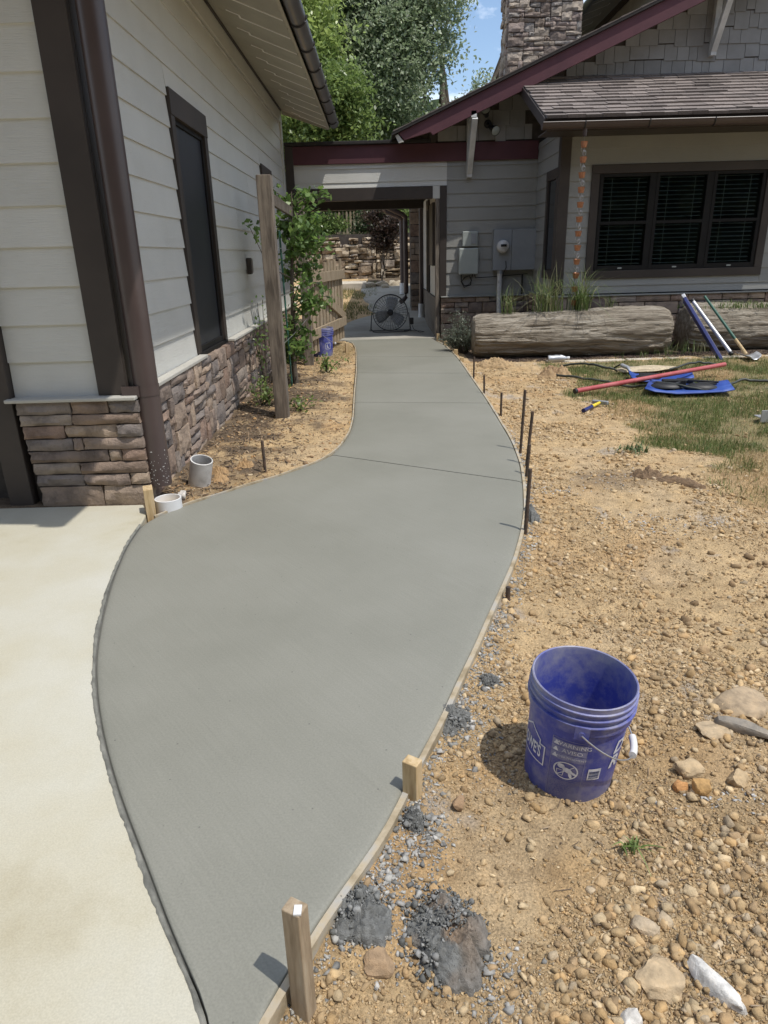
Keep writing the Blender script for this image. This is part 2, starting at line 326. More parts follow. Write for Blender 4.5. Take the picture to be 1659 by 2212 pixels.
def fresh_details():
    """small dark pits and fine broom marks in the fresh concrete"""
    m = M['fresh']; t = m.node_tree; b = t.nodes['Principled BSDF']; src = b.inputs['Base Color'].links[0].from_socket
    g = t.nodes.new('ShaderNodeNewGeometry'); v = t.nodes.new('ShaderNodeTexVoronoi'); v.inputs['Scale'].default_value = 20
    t.links.new(g.outputs['Position'], v.inputs['Vector'])
    wn = t.nodes.new('ShaderNodeTexWhiteNoise'); t.links.new(v.outputs['Color'], wn.inputs['Vector'])
    r1 = t.nodes.new('ShaderNodeMapRange'); r1.inputs['From Min'].default_value = .0; r1.inputs['From Max'].default_value = .085
    r1.inputs['To Min'].default_value = 1; r1.inputs['To Max'].default_value = 0; t.links.new(v.outputs['Distance'], r1.inputs[0])
    gt = t.nodes.new('ShaderNodeMath'); gt.operation = 'GREATER_THAN'; gt.inputs[1].default_value = .66; t.links.new(wn.outputs['Value'], gt.inputs[0])
    mu = t.nodes.new('ShaderNodeMath'); mu.operation = 'MULTIPLY'; t.links.new(r1.outputs[0], mu.inputs[0]); t.links.new(gt.outputs[0], mu.inputs[1])
    mm = t.nodes.new('ShaderNodeMix'); mm.data_type = 'RGBA'; mm.inputs['B'].default_value = (.05,.05,.045,1)
    t.links.new(mu.outputs[0], mm.inputs['Factor']); t.links.new(src, mm.inputs['A'])
    # broom marks
    mp = t.nodes.new('ShaderNodeMapping'); mp.inputs['Rotation'].default_value = (0,0,R(-52)); mp.vector_type = 'TEXTURE'; mp.inputs['Scale'].default_value = (.42, .0085, 1)
    n = t.nodes.new('ShaderNodeTexNoise'); n.inputs['Scale'].default_value = 1; n.inputs['Detail'].default_value = 5
    t.links.new(g.outputs['Position'], mp.inputs[0]); t.links.new(mp.outputs[0], n.inputs['Vector'])
    mr = t.nodes.new('ShaderNodeMapRange'); mr.inputs['From Min'].default_value = .3; mr.inputs['From Max'].default_value = .7; mr.inputs['To Min'].default_value = .965; mr.inputs['To Max'].default_value = 1.03
    t.links.new(n.outputs[0], mr.inputs[0]); m2 = t.nodes.new('ShaderNodeMix'); m2.data_type = 'RGBA'; m2.blend_type = 'MULTIPLY'; m2.inputs['Factor'].default_value = 1
    t.links.new(mm.outputs['Result'], m2.inputs['A']); t.links.new(mr.outputs[0], m2.inputs['B']); t.links.new(m2.outputs['Result'], b.inputs['Base Color'])
    bp = t.nodes.new('ShaderNodeBump'); bp.inputs['Strength'].default_value = .25; bp.inputs['Distance'].default_value = .002
    t.links.new(n.outputs[0], bp.inputs['Height']); old = b.inputs['Normal'].links[0].from_node
    t.links.new(old.outputs[0], bp.inputs['Normal']); t.links.new(bp.outputs[0], b.inputs['Normal'])
fresh_details()

# ------------------------------------------------------------------ setting: ground, walkway, driveway, passage floor
LEFT = [(-.74,14.18),(-.56,13.71),(-.47,12.9),(-.43,12.02),(-.37,10.25),(-.34,8.44),(-.31,7.15),(-.32,6.54),(-.38,6.02),(-.46,5.69),(-.58,5.45),(-.84,5.12),(-1.08,4.87),(-1.4,4.51),(-1.54,4.29),(-1.59,4.21),
        (-1.56,3.79),(-1.47,3.29),(-1.37,2.89),(-1.27,2.56),(-1.16,2.29),(-1.05,2.06),(-.92,1.82),(-.81,1.64),(-.72,1.5),(-.64,1.37),(-.54,1.21),(-.47,1.12),(-.41,1.03),(-.2,.7),(.1,.2)]
RIGHT = [(1.0,14.2),(1.08,13.6),(1.17,12.97),(1.21,12),(1.23,11.15),(1.21,9.2),(1.2,7.94),(1.17,6.76),(1.15,6.03),(1.09,5.3),(1.0,4.72),(.91,4.24),(.81,3.84),(.69,3.45),(.57,3.12),(.46,2.84),(.36,2.56),(.26,2.32),(.16,2.04),(.09,1.9),(.02,1.71),(-.04,1.56),(-.12,1.42),(-.19,1.31),(-.24,1.21),(-.28,1.12),(-.32,1.03),(-.18,.6),(.11,.2)]
RIGHT[-2] = (-.36, .8); RIGHT[-1] = (-.15, .3)
LEFT[-2] = (-.385, .95); LEFT[-1] = (-.37, .82)
RIGHT = RIGHT[:-1]
def resample(pl, n):
    P = np.array(pl, float); d = np.r_[0, np.cumsum(np.hypot(*np.diff(P, axis=0).T))]; t = np.linspace(0, d[-1], n)
    # Catmull-Rom-ish smoothing through dense linear resample + moving average
    q = np.c_[np.interp(t, d, P[:,0]), np.interp(t, d, P[:,1])]
    return q
def smooth_pl(pl, n, it=3):
    q = resample(pl, n)
    for _ in range(it): q[1:-1] = .25*q[:-2]+.5*q[1:-1]+.25*q[2:]
    return q
WALK = LEFT+RIGHT[::-1]
SLAB_EDGE = LEFT[15:]
_se = resample(SLAB_EDGE, 60)
for _ in range(3): _se[1:-1] = .25*_se[:-2]+.5*_se[1:-1]+.25*_se[2:]
_tn = np.gradient(_se, axis=0); _tn /= np.hypot(_tn[:,0], _tn[:,1])[:,None]
DRIVE = [(float(p[0]+t[1]*.011), float(p[1]-t[0]*.011)) for p, t in zip(_se, _tn)]+[(-.6,-.6),(1.6,-3.5),(-9,-3.5),(-9,4.535),(-1.70,4.535),(-1.62,4.36)]
def gz(x, y):
    """height of the soil"""
    x = np.asarray(x, float); y = np.asarray(y, float)
    z = -.075+(fbm(x,y,1.6,3)-.5)*.10+(fbm(x+40,y,.34,3)-.5)*.045+(fbm(x,y+70,.085,3)-.5)*.026+(fbm(x+9,y+7,.035,2)-.5)*.010
    bed = (x < -.2) & (y > 4.2) & (y < 14.2)
    near = np.clip((-x-.35)/1.3, 0, 1)
    z = np.where(bed, z*.6+.005+.05*near, z)
    far = np.clip(y-16.5, 0, 12)*.067
    hill = np.clip(y-28.6, 0, 200)*.10
    z = np.where(y > 10.5, z*.6, z)+far+hill+np.where(y > 28.4, 1.2, 0)
    # soil slumps a little next to the form board so that the board shows
    d = segdist(x, y, RIGHT); t = np.clip(1-d/.22, 0, 1)*np.where((y < 12) & (x > -.4), 1, 0)*np.clip((y-.9)/.5, .25, 1); z = z*(1-t)+(-.026+(fbm(x+3,y,.10,2)-.5)*.03)*t
    z = np.where(np.hypot(x+1.6, y-4.3) < .22, -.06, z)
    ins = inpoly(x, y, WALK) | inpoly(x, y, DRIVE) | ((x > -1.0) & (x < 1.1) & (y > 14.1) & (y < 18))
    return np.where(ins, -.22, z)
GRX = [11.0,10.67,9.76,8.67,7.18,6.63,6.07,5.65,5.05,4.6,4.29,3.6,2.0][::-1]
GRV = [2.7,2.46,2.5,2.42,2.25,2.3,2.36,2.5,2.48,2.5,2.6,2.75,3.2][::-1]
def grass_amt(x, y):
    b = np.interp(y, GRX, GRV); n = fbm(x, y, .55, 3)-.5
    return np.clip((x-b+n*.75)/.35, 0, 1)*np.where(y < 10.72, 1, 0)*np.where(y > 3.2, 1, 0)
def soil_col(x, y):
    n = fbm(x+5, y+3, .8, 4); n2 = fbm(x+31, y, .22, 3)
    tan = np.stack([.485+.17*(n-.5), .348+.13*(n-.5), .190+.08*(n-.5)], -1)
    org = np.array([.45,.28,.13]); k = np.clip((fbm(x+80,y+20,.5,3)-.60)*4, 0, .5)[...,None]; c = tan*(1-k)+org*k
    pale = np.array([.51,.385,.235]); k = np.clip((fbm(x+12,y+55,.35,3)-.56)*4, 0, .6)[...,None]; c = c*(1-k)+pale*k
    grey = np.array([.34,.34,.34]); k = np.clip((fbm(x+60,y+90,.24,3)-.72)*7, 0, .45)[...,None]*(x > .1)[...,None]; c = c*(1-k)+grey*k
    mulch = np.array([.075,.055,.042])
    bed = ((x < -.2) & (y > 4.4) & (y < 14))*np.clip((-x-.72-.22*np.sin(y*1.3))*1.5+(n2-.5)*3.0, 0, .85)
    logm = ((y > 10.95) & (x > 1.4) & (y < 14))*np.clip((y-10.95)*3+(n2-.5), 0, .9)
    k = np.maximum(bed, logm)[...,None]; c = c*(1-k)+mulch*k
    # darker brown oval in the soil colour round the clod
    d = np.hypot((x-1.75)/.42, (y-5.0)/.33); k = np.clip(1-d, 0, .6)[...,None]; c = c*(1-k)+np.array([.14,.10,.07])*k
    g = grass_amt(x, y)[...,None]*.75; dry = np.clip((fbm(x+9,y+41,.9,3)-.51)*5, 0, 1)[...,None]
    c = c*(1-g)+(np.array([.15,.15,.065])*(1-dry)+np.array([.40,.27,.14])*dry)*g
    far = np.clip((y-19.5)/3, 0, 1)[...,None]*np.clip((y-28.3)*2, 0, 1)[...,None]; c = c*(1-far)+np.array([.07,.09,.03])*far
    fb = ((y > 25.5) & (y < 28.4) & (x > -.45))[...,None]*.9; 
    mid = (((y > 14.2) & (y < 26.5) & (x < 1)))[...,None]*.9; c = c*(1-mid)+np.array([.50,.35,.19])*mid; c = c*(1-fb)+np.array([.09,.07,.05])*fb
    return c
def build_ground():
    xs = np.unique(np.r_[np.linspace(-70,-3,22), np.linspace(-3,-.5,60), np.linspace(-.5,3.2,200), np.linspace(3.2,8,90), np.linspace(8,70,22)])
    ys = np.unique(np.r_[np.linspace(-12,.4,14), np.linspace(.4,3.6,190), np.linspace(3.6,7,110), np.linspace(7,14.5,110), np.linspace(14.5,34,50), [28.25,28.37,28.40,28.43,28.55], np.linspace(34,130,18)])
    X, Y = np.meshgrid(xs, ys); Z = gz(X, Y); nx, ny = len(xs), len(ys)
    col = soil_col(X.ravel(), Y.ravel())
    i = np.arange(nx*ny).reshape(ny, nx); F = np.stack([i[:-1,:-1], i[:-1,1:], i[1:,1:], i[1:,:-1]], -1).reshape(-1,4)
    m = npmesh('ground', np.c_[X.ravel(), Y.ravel(), Z.ravel()], F, col)
    for p in m.polygons: p.use_smooth = True
    tag(obj('ground', m, M['soil']), kind='structure')
build_ground()

def walkway():
    root = bpy.data.objects.new('walkway', None); C.objects.link(root); tag(root, kind='structure')
    lq = np.array(LEFT); rq = np.array(RIGHT)
    def cut(pl, y, lim):   # parameter index on polyline where y crosses (from the far end)
        d = np.r_[0, np.cumsum(np.hypot(*np.diff(pl, axis=0).T))]
        for k in range(len(pl)-1):
            if pl[k,1] >= y >= pl[k+1,1]: return d[k]+(d[k+1]-d[k])*(pl[k,1]-y)/(pl[k,1]-pl[k+1,1])
    def sub(pl, a, b, n):
        d = np.r_[0, np.cumsum(np.hypot(*np.diff(pl, axis=0).T))]; t = np.linspace(a, b, n)
        return np.c_[np.interp(t, d, pl[:,0]), np.interp(t, d, pl[:,1])]
    js = [(13.98,14.0),(11.75,11.45),(10.04,9.76),(7.93,7.68),(5.70,4.83)]
    tot = lambda pl: np.hypot(*np.diff(pl, axis=0).T).sum()
    ends_l = [0]+[cut(lq, a, 0) for a, b in js]+[tot(lq)]; ends_r = [0]+[cut(rq, b, 0) for a, b in js]+[tot(rq)]
    for k in range(len(ends_l)-1):
        n = 90 if k == len(ends_l)-2 else 24; g = .006
        l = sub(lq, ends_l[k]+(g if k else 0), ends_l[k+1]-(g if k < len(ends_l)-2 else 0), n)
        r = sub(rq, ends_r[k]+(g if k else 0), ends_r[k+1]-(g if k < len(ends_l)-2 else 0), n)
        for q in (l, r):
            for _ in range(4): q[1:-1] = .25*q[:-2]+.5*q[1:-1]+.25*q[2:]
        us = [0,.0,.003,.008,.016,.028,.1,.2,.3,.4,.5,.6,.7,.8,.9,.972,.984,.992,.997,1,1]; zz = [-.11,-.012,-.0075,-.0045,-.0018,0,0,0,0,0,0,0,0,0,0,0,-.0018,-.0045,-.0075,-.012,-.11]
        V = []; m = len(us)
        for i in range(n):
            e = -.004 if (i in (0, n-1)) else 0
            for u, z in zip(us, zz):
                p = l[i]*(1-u)+r[i]*u; V.append((p[0], p[1], z+e))
        F = [(i*m+j, i*m+j+1, (i+1)*m+j+1, (i+1)*m+j) for i in range(n-1) for j in range(m-1)]
        b = MB(); b.add(V, F)
        for i in (0, n-1): b.f.append(tuple(i*m+j for j in range(m)))
        obj('concrete_panel', b, M['fresh'], root, sm=50)
    n = 120; l = resample(LEFT, n); r = resample(RIGHT, n); V = []; F = []
    for i in range(n): e = -.012 if l[i][1] < 4.2 else .01; V += [(l[i][0]*(1-e)+r[i][0]*e, l[i][1]*(1-e)+r[i][1]*e, -.016), (r[i][0]*.99+l[i][0]*.01, r[i][1]*.99+l[i][1]*.01, -.016)]
    F = [(2*i, 2*i+1, 2*i+3, 2*i+2) for i in range(n-1)]
    b = MB(); b.add(V, F); obj('base_layer', b, M['joint'], root)
walkway()

def slab(name, poly, z0, z1, m, bev=.012):
    b = MB(); b.prism(poly, 'z', z0, z1); o = obj(name, b, m, bevel=bev); return tag(o, kind='structure')
slab('driveway', DRIVE, -.2, -.001, M['old'], .008)
# passage floor: flat under the breezeway, then gently climbing beyond it
def passage():
    ys = np.linspace(14.19, 25.4, 40); b = MB(); V = []
    for y in ys:
        z = -.004 if y < 16.5 else -.004+(y-16.5)*.069
        xl = np.interp(y, [14,16.6,17.2,18.6,21,23.5,25.5], [-1.5,-1.5,-.85,-.18,-.40,-.55,-.68])+.06*math.sin(y*3.1)
        V += [(xl, y, z), (1.16, y, z), (1.16, y, z-.12), (xl, y, z-.12)]
    F = []
    for i in range(len(ys)-1):
        for k in range(4): F.append((4*i+k, 4*i+(k+1) % 4, 4*i+4+(k+1) % 4, 4*i+4+k))
    F += [(0,1,2,3), tuple(4*(len(ys)-1)+k for k in range(4))]
    b.add(V, F); tag(obj('passage_floor', b, M['pass']), kind='structure')
passage()
def path_strip():
    b = MB()
    for k in range(9):
        x = 2.6+k*.62; b.box(x, x+.6, 10.82-.008*k+rnd.uniform(-.01,.01), 10.99-.008*k, -.1, -.035+rnd.uniform(-.006,.006))
    tag(obj('path_edging', b, M['flag'], bevel=.01), kind='structure')
path_strip()

# ------------------------------------------------------------------ rough stone, plank and shingle prototypes (shared meshes)
def stone_proto(seed, rough=.22):
    g = np.random.RandomState(seed); nx, nz = 5, 4; V = []; cx = [-.02+g.uniform(-.03,.03) for _ in range(4)]
    for j in range(nz):
        for i in range(nx):
            u, v = i/(nx-1), j/(nz-1); edge = i in (0,nx-1) or j in (0,nz-1)
            du = g.uniform(-.035,.035) if not (edge) else g.uniform(-.012,.02)*(1 if i == 0 else -1 if i == nx-1 else 0)
            dv = g.uniform(-.05,.05) if not edge else g.uniform(-.02,.05)*(1 if j == 0 else -1 if j == nz-1 else 0)
            y = .13+g.uniform(0,rough) if edge else g.uniform(0,rough)
            V.append((u+du, y, v+dv))
    F = [(j*nx+i, j*nx+i+1, (j+1)*nx+i+1, (j+1)*nx+i) for j in range(nz-1) for i in range(nx-1)]
    ring = [i for i in range(nx)]+[j*nx+nx-1 for j in range(1,nz)]+[(nz-1)*nx+i for i in range(nx-2,-1,-1)]+[j*nx for j in range(nz-2,0,-1)]
    base = len(V); V += [(V[i][0], 1.0, V[i][2]) for i in ring]; n = len(ring)
    F += [(ring[k], base+k, base+(k+1) % n, ring[(k+1) % n]) for k in range(n)]
    b = MB(); b.add(V, F); m = b.mesh('stone'); return m
STONES = {}
def stone_set(key, m, rough=.22):
    STONES[key] = []
    for s in range(10):
        me = stone_proto(100+s, rough); me.materials.append(m); smooth(me, 28); STONES[key].append(me)
stone_set('wall', M['stone'], .15); stone_set('chim', M['cstone'], .26); stone_set('back', M['bstone'], .4)
def ashlar(W, H, uw, uh, seed, maxw=6, maxh=3, tall=.35):
    """random rectangles filling W x H on a grid of uw x uh cells"""
    g = random.Random(seed); nx, nz = int(round(W/uw)), int(round(H/uh)); used = [[0]*nx for _ in range(nz)]; out = []
    for j in range(nz-1, -1, -1):
        for i in range(nx):
            if used[j][i]: continue
            h = 1 if g.random() > tall else g.randint(2, maxh); wd = g.randint(2, maxw) if h < 3 else g.randint(1, 3)
            if h == 1 and g.random() < .1: wd = 1
            h = min(h, j+1); k = 0
            while k < wd and i+k < nx and not used[j][i+k]: k += 1
            wd = k
            while h > 1 and any(used[j-a][i+c] for a in range(h) for c in range(wd)): h -= 1
            for a in range(h):
                for c in range(wd): used[j-a][i+c] = 1
            out.append((i*W/nx, (j-h+1)*H/nz, wd*W/nx, h*H/nz))
    return out
def lay(parent, key, rects, place, depth, gap=.006, vis=None):
    for k, (u, v, wd, h) in enumerate(rects):
        if vis and not vis(u, v, wd, h): continue
        loc, rot = place(u+gap/2, v+gap/2); d = depth*rnd.uniform(.85, 1.15)
        inst('stone', rnd.choice(STONES[key]), parent, loc, rot, (wd-gap, d, h-gap))
_pl = {}
def plank_mesh(key, m):
    b = MB(); b.add([(0,0,0),(1,0,0),(1,1,0),(0,1,0),(0,.62,1),(1,.62,1),(1,1,1),(0,1,1)], [(0,3,2,1),(4,5,6,7),(0,1,5,4),(1,2,6,5),(2,3,7,6),(3,0,4,7)])
    me = b.mesh('plank'); me.materials.append(m); return me
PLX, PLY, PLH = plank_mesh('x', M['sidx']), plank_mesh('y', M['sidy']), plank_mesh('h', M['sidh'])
EXP, Z0 = .2355, .755
def planks_front(parent, me, y, x0, x1, z0, z1, holes=(), th=.026, base=Z0):
    """lapped boards on a wall facing the viewer, front lip at y"""
    k = 0
    while base+k*EXP < z1-.02:
        a, b = base+k*EXP, min(base+(k+1)*EXP+.004, z1); k += 1
        if b <= z0+.03: continue
        a = max(a, z0); segs = [(x0, x1)]
        for hx0, hx1, hz0, hz1 in holes:
            if hz0 < b-.03 and hz1 > a+.03: segs = [s for p, q in segs for s in ((p, min(q, hx0)), (max(p, hx1), q)) if s[1]-s[0] > .02]
        for p, q in segs: inst('plank', me, parent, (p, y, a), (0,0,0), (q-p, th, b-a))
        for hx0, hx1, hz0, hz1 in holes:
            for c, d in ((max(a, hz1), b), (a, min(b, hz0))):
                if .03 < d-c < b-a-.01: inst('plank', me, parent, (hx0, y, c), (0,0,0), (hx1-hx0, th, d-c))
def planks_side(parent, me, x, y0, y1, z0, z1, holes=(), th=.026, facing=1):
    k = 0
    while Z0+k*EXP < z1-.02:
        a, b = Z0+k*EXP, min(Z0+(k+1)*EXP+.004, z1); k += 1
        if b <= z0+.03: continue
        segs = [(y0, y1)]
        for h0, h1, hz0, hz1 in holes:
            if hz0 < b-.03 and hz1 > a+.03: segs = [s for p, q in segs for s in ((p, min(q, h0)), (max(p, h1), q)) if s[1]-s[0] > .02]
        for p, q in segs:
            cuts = [p]; c = p+rnd.uniform(1.2,3.6)
            while c < q-.5: cuts.append(c); c += 3.6
            cuts.append(q)
            for p2, q2 in zip(cuts[:-1], cuts[1:]):
                if facing > 0: inst('plank', me, parent, (x, p2+.0015, a), (0,0,R(90)), (q2-p2-.003, th, b-a))
                else: inst('plank', me, parent, (x, q2-.0015, a), (0,0,R(-90)), (q2-p2-.003, th, b-a))
        for h0, h1, hz0, hz1 in holes:
            for c, d in ((max(a, hz1), b), (a, min(b, hz0))):
                if .03 < d-c < b-a-.01:
                    if facing > 0: inst('plank', me, parent, (x, h0, c), (0,0,R(90)), (h1-h0, th, d-c))
                    else: inst('plank', me, parent, (x, h1, c), (0,0,R(-90)), (h1-h0, th, d-c))

# ------------------------------------------------------------------ left building
GX = -1.72
gar = thing('garage', 'beige lap sided building with stone skirt and brown corner beside the new walkway', 'building', (GX, 4.6, 0))
WIN1, WIN2 = (6.53, 7.83, .75, 2.94), (11.28, 12.30, .75, 2.90)
b = MB()
b.box(-9, GX-.075, 4.72, 14.08, 0, 4.2); b.box(GX-.075, GX-.03, 4.66, 14.08, .0, .74)
for y0, y1, z0, z1 in ((4.66,WIN1[0],.74,4.1),(WIN1[1],WIN2[0],.74,4.1),(WIN2[1],14.08,.74,4.1),(WIN1[0],WIN1[1],WIN1[3],4.1),(WIN2[0],WIN2[1],WIN2[3],4.1)):
    b.box(GX-.075, GX-.03, y0, y1, z0, z1)
b.box(-2.47, GX-.031, 4.63, 4.72, 0, 4.1)
obj('wall', b, M['mortar'], gar)
planks_side(gar, PLY, GX, 4.74, 14.08, .755, 3.86, [WIN1, WIN2])
planks_front(gar, PLX, 4.60, -2.47, -1.90, .755, 4.1)
b = MB(); b.box(GX-.02, GX+.012, 4.74, 14.08, 3.862, 4.05); obj('frieze_board', b, M['sidy'], gar, bevel=.004)
b = MB(); b.box(GX-.02, GX+.03, 3.4, 14.10, 4.052, 4.13); obj('frieze_trim', b, M['brown'], gar, bevel=.004)
b = MB(); b.box(-1.90, GX+.012, 4.578, 4.628, .765, 4.1); b.box(GX-.028, GX+.012, 4.629, 4.74, .765, 4.1); obj('corner_trim', b, M['brown'], gar, bevel=.004)
b = MB(); b.box(GX-.03, GX+.018, 13.96, 14.13, .765, 4.05); obj('rear_corner_trim', b, M['sidy'], gar, bevel=.004)
b = MB(); b.box(-2.64, -2.475, 4.55, 4.70, 0, 3.3); b.box(-2.56, -2.476, 4.70, 5.2, 0, 3.3); obj('door_jamb', b, M['brown'], gar, bevel=.005)
b = MB(); b.box(-9, -2.66, 5.6, 5.65, 0, 3.3); obj('dark_interior_wall', b, M['void'], gar)  # near-black wall stands in for the unlit garage interior
b = MB(); b.box(-2.50, -1.635, 4.50, 4.62, .738, .762); b.box(-1.71, -1.628, 4.621, WIN1[0]+.02, .735, .765); b.box(-1.71, -1.625, WIN1[1]-.02, 14.08, .735, .765)
obj('ledge', b, M['ledge'], gar, bevel=.006)
# stone skirt: coursed on the corner face, random ashlar along the side
rows = [(.0,.15,(0,.60,1)),(.15,.105,(0,.46,.84,1)),(.232,.085,(0,.44,1)),(.32,.085,(0,.70,.80,1)),(.405,.085,(0,.42,.50,1)),(.49,.085,(0,.37,.80,1)),(.575,.075,(0,.45,1)),(.65,.085,(0,.46,.76,1))]
zz = [-.01,.145,.23,.315,.40,.485,.575,.65,.735]; W0, W1 = -2.46, -1.635
for k, (z, h, cuts) in enumerate(rows):
    for a, c in zip(cuts[:-1], cuts[1:]):
        e = .045 if c == 1 and k % 2 else 0
        inst('stone', rnd.choice(STONES['wall']), gar, (W0+(W1-W0)*a+.004+(.05*(1-k/8) if a == 0 else 0), 4.515+rnd.uniform(-.008,.008), zz[k]+.002), (0,0,0), ((W1-W0)*(c-a)-.006-(.05*(1-k/8) if a == 0 else 0), .14, zz[k+1]-zz[k]-.005))
rects = ashlar(9.4, .84, .115, .07, 21, 4, 3, .55)
lay(gar, 'wall', rects, lambda u, v: ((-1.625+rnd.uniform(-.012,.012), 4.66+u, -.105+v), (0,0,R(90))), .12, .007)
def side_window(parent, y0, y1, z0, z1):
    b = MB(); b.box(GX-.03, GX+.022, y0, y1, z1-.20, z1); b.box(GX-.03, GX+.016, y0, y0+.115, z0+.015, z1-.201); b.box(GX-.03, GX+.016, y1-.115, y1, z0+.015, z1-.201)
    wn = obj('window', b, M['brown'], parent, bevel=.004)
    b = MB(); b.box(GX-.074, GX-.045, y0+.115, y1-.115, z0, z1-.2); obj('pane', b, M['glass'], wn)
    b = MB(); sy0, sy1, sz0, sz1 = y0+.115, y1-.115, z0+.015, z1-.201
    for q in ((sy0,sy0+.04,sz0,sz1),(sy1-.04,sy1,sz0,sz1),(sy0+.041,sy1-.041,sz0,sz0+.05),(sy0+.041,sy1-.041,sz1-.04,sz1)): b.box(GX-.044, GX-.012, *q)
    obj('sash', b, M['sash'], wn, bevel=.003)
    b = MB(); b.box(GX-.034, GX-.030, sy0+.041, sy1-.041, sz0+.051, sz1-.041); obj('insect_screen', b, M['screen'], wn)
    b = MB(); b.box(GX-.03, GX+.02, y0, y1, z0-.03, z0+.014); obj('sill', b, M['sash'], wn, bevel=.003)
side_window(gar, *WIN1); side_window(gar, *WIN2)
# roof, soffit, gutter
def slope(x): return 4.10-.385*(x-GX)       # underside of the eave
b = MB(); b.prism([(-.84,slope(-.84)+.012),(-.84,slope(-.84)+.22),(-6.5,slope(-6.5)+.22),(-6.5,slope(-6.5)+.012)], 'y', 3.15, 14.16); obj('roof', b, M['roofd'], gar)
b = MB(); y = 3.16
while y < 14.1:
    y2 = min(y+.60, 14.15); b.prism([(GX+.03,slope(GX+.03)-.012),(-.87,slope(-.87)-.012),(-.87,slope(-.87)+.008),(GX+.03,slope(GX+.03)+.008)], 'y', y+.004, y2-.004); y = y2
obj('soffit', b, M['soff'], gar)
y = 3.76
while y < 14.1:
    b = MB(); x0 = GX+.35+.03*rnd.uniform(-1,1)
    for xa, xb, ya, yb in ((x0,-.88,y-.011,y+.011),(x0,x0+.02,y-.10,y-.0115),(x0-.12,x0-.001,y-.10,y-.085)):
        b.add([(xa,ya,slope(xa)-.013),(xb,ya,slope(xb)-.013),(xb,yb,slope(xb)-.013),(xa,yb,slope(xa)-.013),(xa,ya,slope(xa)-.021),(xb,ya,slope(xb)-.021),(xb,yb,slope(xb)-.021),(xa,yb,slope(xa)-.021)],
              [(0,3,2,1),(4,5,6,7),(0,1,5,4),(1,2,6,5),(2,3,7,6),(3,0,4,7)])
    obj('soffit_strip', b, M['strip'], gar); y += .60  # pale strip drawn where light shows through a soffit gap
b = MB(); b.prism([(-.87,slope(-.87)-.02),(-.84,slope(-.87)-.02),(-.84,slope(-.84)+.22),(-.87,slope(-.87)+.22)], 'y', 3.15, 14.16); obj('eave_fascia', b, M['soff'], gar)
b = MB(); b.prism([(GX+.02,slope(GX+.02)-.07),(-.88,slope(-.88)-.03),(-.88,slope(-.88)+.2),(GX+.02,slope(GX)+.2)], 'y', 14.155, 14.185); obj('barge_board', b, M['soff'], gar)
GXc, GZc, GR = -.765, slope(-.87)+.09, .092
b = MB(); n = 14
ysg = [3.1, 14.20]
prof = [(GR*math.cos(a), GR*math.sin(a)) for a in np.linspace(math.pi, 2*math.pi, n)]+[((GR-.006)*math.cos(a), (GR-.006)*math.sin(a)) for a in np.linspace(2*math.pi, math.pi, n)]
b.prism([(GXc+p, GZc+q) for p, q in prof], 'y', *ysg)
gut = obj('gutter', b, M['gut'], gar, sm=35)
y = 3.6
while y < 14.2:
    b = MB(); b.tube([(GXc+(GR+.006)*math.cos(a), y, GZc+(GR+.006)*math.sin(a)) for a in np.linspace(math.pi*.98, 2.02*math.pi, 11)], .011, 6)
    b.beam((GXc-GR, y, GZc), (-.87, y, GZc+.03), .02, .012); b.beam((GXc-GR-.004, y, GZc-.005), (-.865, y-.10, GZc-.10), .012, .012)
    for k in range(5): b.box(-.869, -.857, y-.012, y+.012, GZc-.11+k*.03, GZc-.095+k*.03)
    obj('bracket', b, M['dark'], gut); y += .92
# downspout
dsp = thing('downspout', 'thick round brown downspout on the stone cornered building, ending above a white pipe ring', 'downspout', (-1.60, 4.66, .1))
b = MB(); b.lathe([(.072,.115),(.080,.115),(.080,3.6),(.072,3.6)], 28, Matrix.Translation((-1.595, 4.645, 0))); obj('pipe', b, M['down'], dsp, sm=40)
b = MB(); b.lathe([(.083,.75),(.083,.82)], 28, Matrix.Translation((-1.595, 4.645, 0))); b.box(-1.735, -1.62, 4.555, 4.567, .75, .82); b.box(-1.70,-1.60,4.725,4.735,.75,.82); obj('strap', b, M['down'], dsp, sm=40)
b = MB()
for k in range(60):
    a = rnd.uniform(3.6, 6.2); z = .13+abs(rnd.gauss(0,.14)); r = rnd.uniform(.001,.003)
    b.box(-r, r, -.0005, .0015, -r, r, Matrix.Translation((-1.595+.081*math.cos(a), 4.645+.081*math.sin(a), z)) @ Matrix.Rotation(a+math.pi/2, 4, 'Z'))
tag(obj('cement_spatter', b, M['pvcd'], dsp), kind='stuff')
ob = thing('outlet_cover', 'small brown outlet cover on the left building siding', 'outlet cover', (GX, 9.5, 1.5))
b = MB(); b.box(GX, GX+.055, 9.44, 9.56, 1.40, 1.60); obj('cover', b, M['brown'], ob, bevel=.01)
b = MB(); b.box(GX+.0555, GX+.068, 9.455, 9.545, 1.415, 1.585); obj('lid', b, M['gut'], ob, bevel=.008)
wp = thing('wood_panel', 'brown wooden panel leaning inside the dark garage doorway', 'board', (-3.0, 5.3, 0))
b = MB(); b.box(-3.45, -2.78, 5.28, 5.34, .0, .62); b.box(-2.86,-2.78,5.26,5.279,.0,.62); obj('panel', b, M['grey_wood'], wp, bevel=.01)

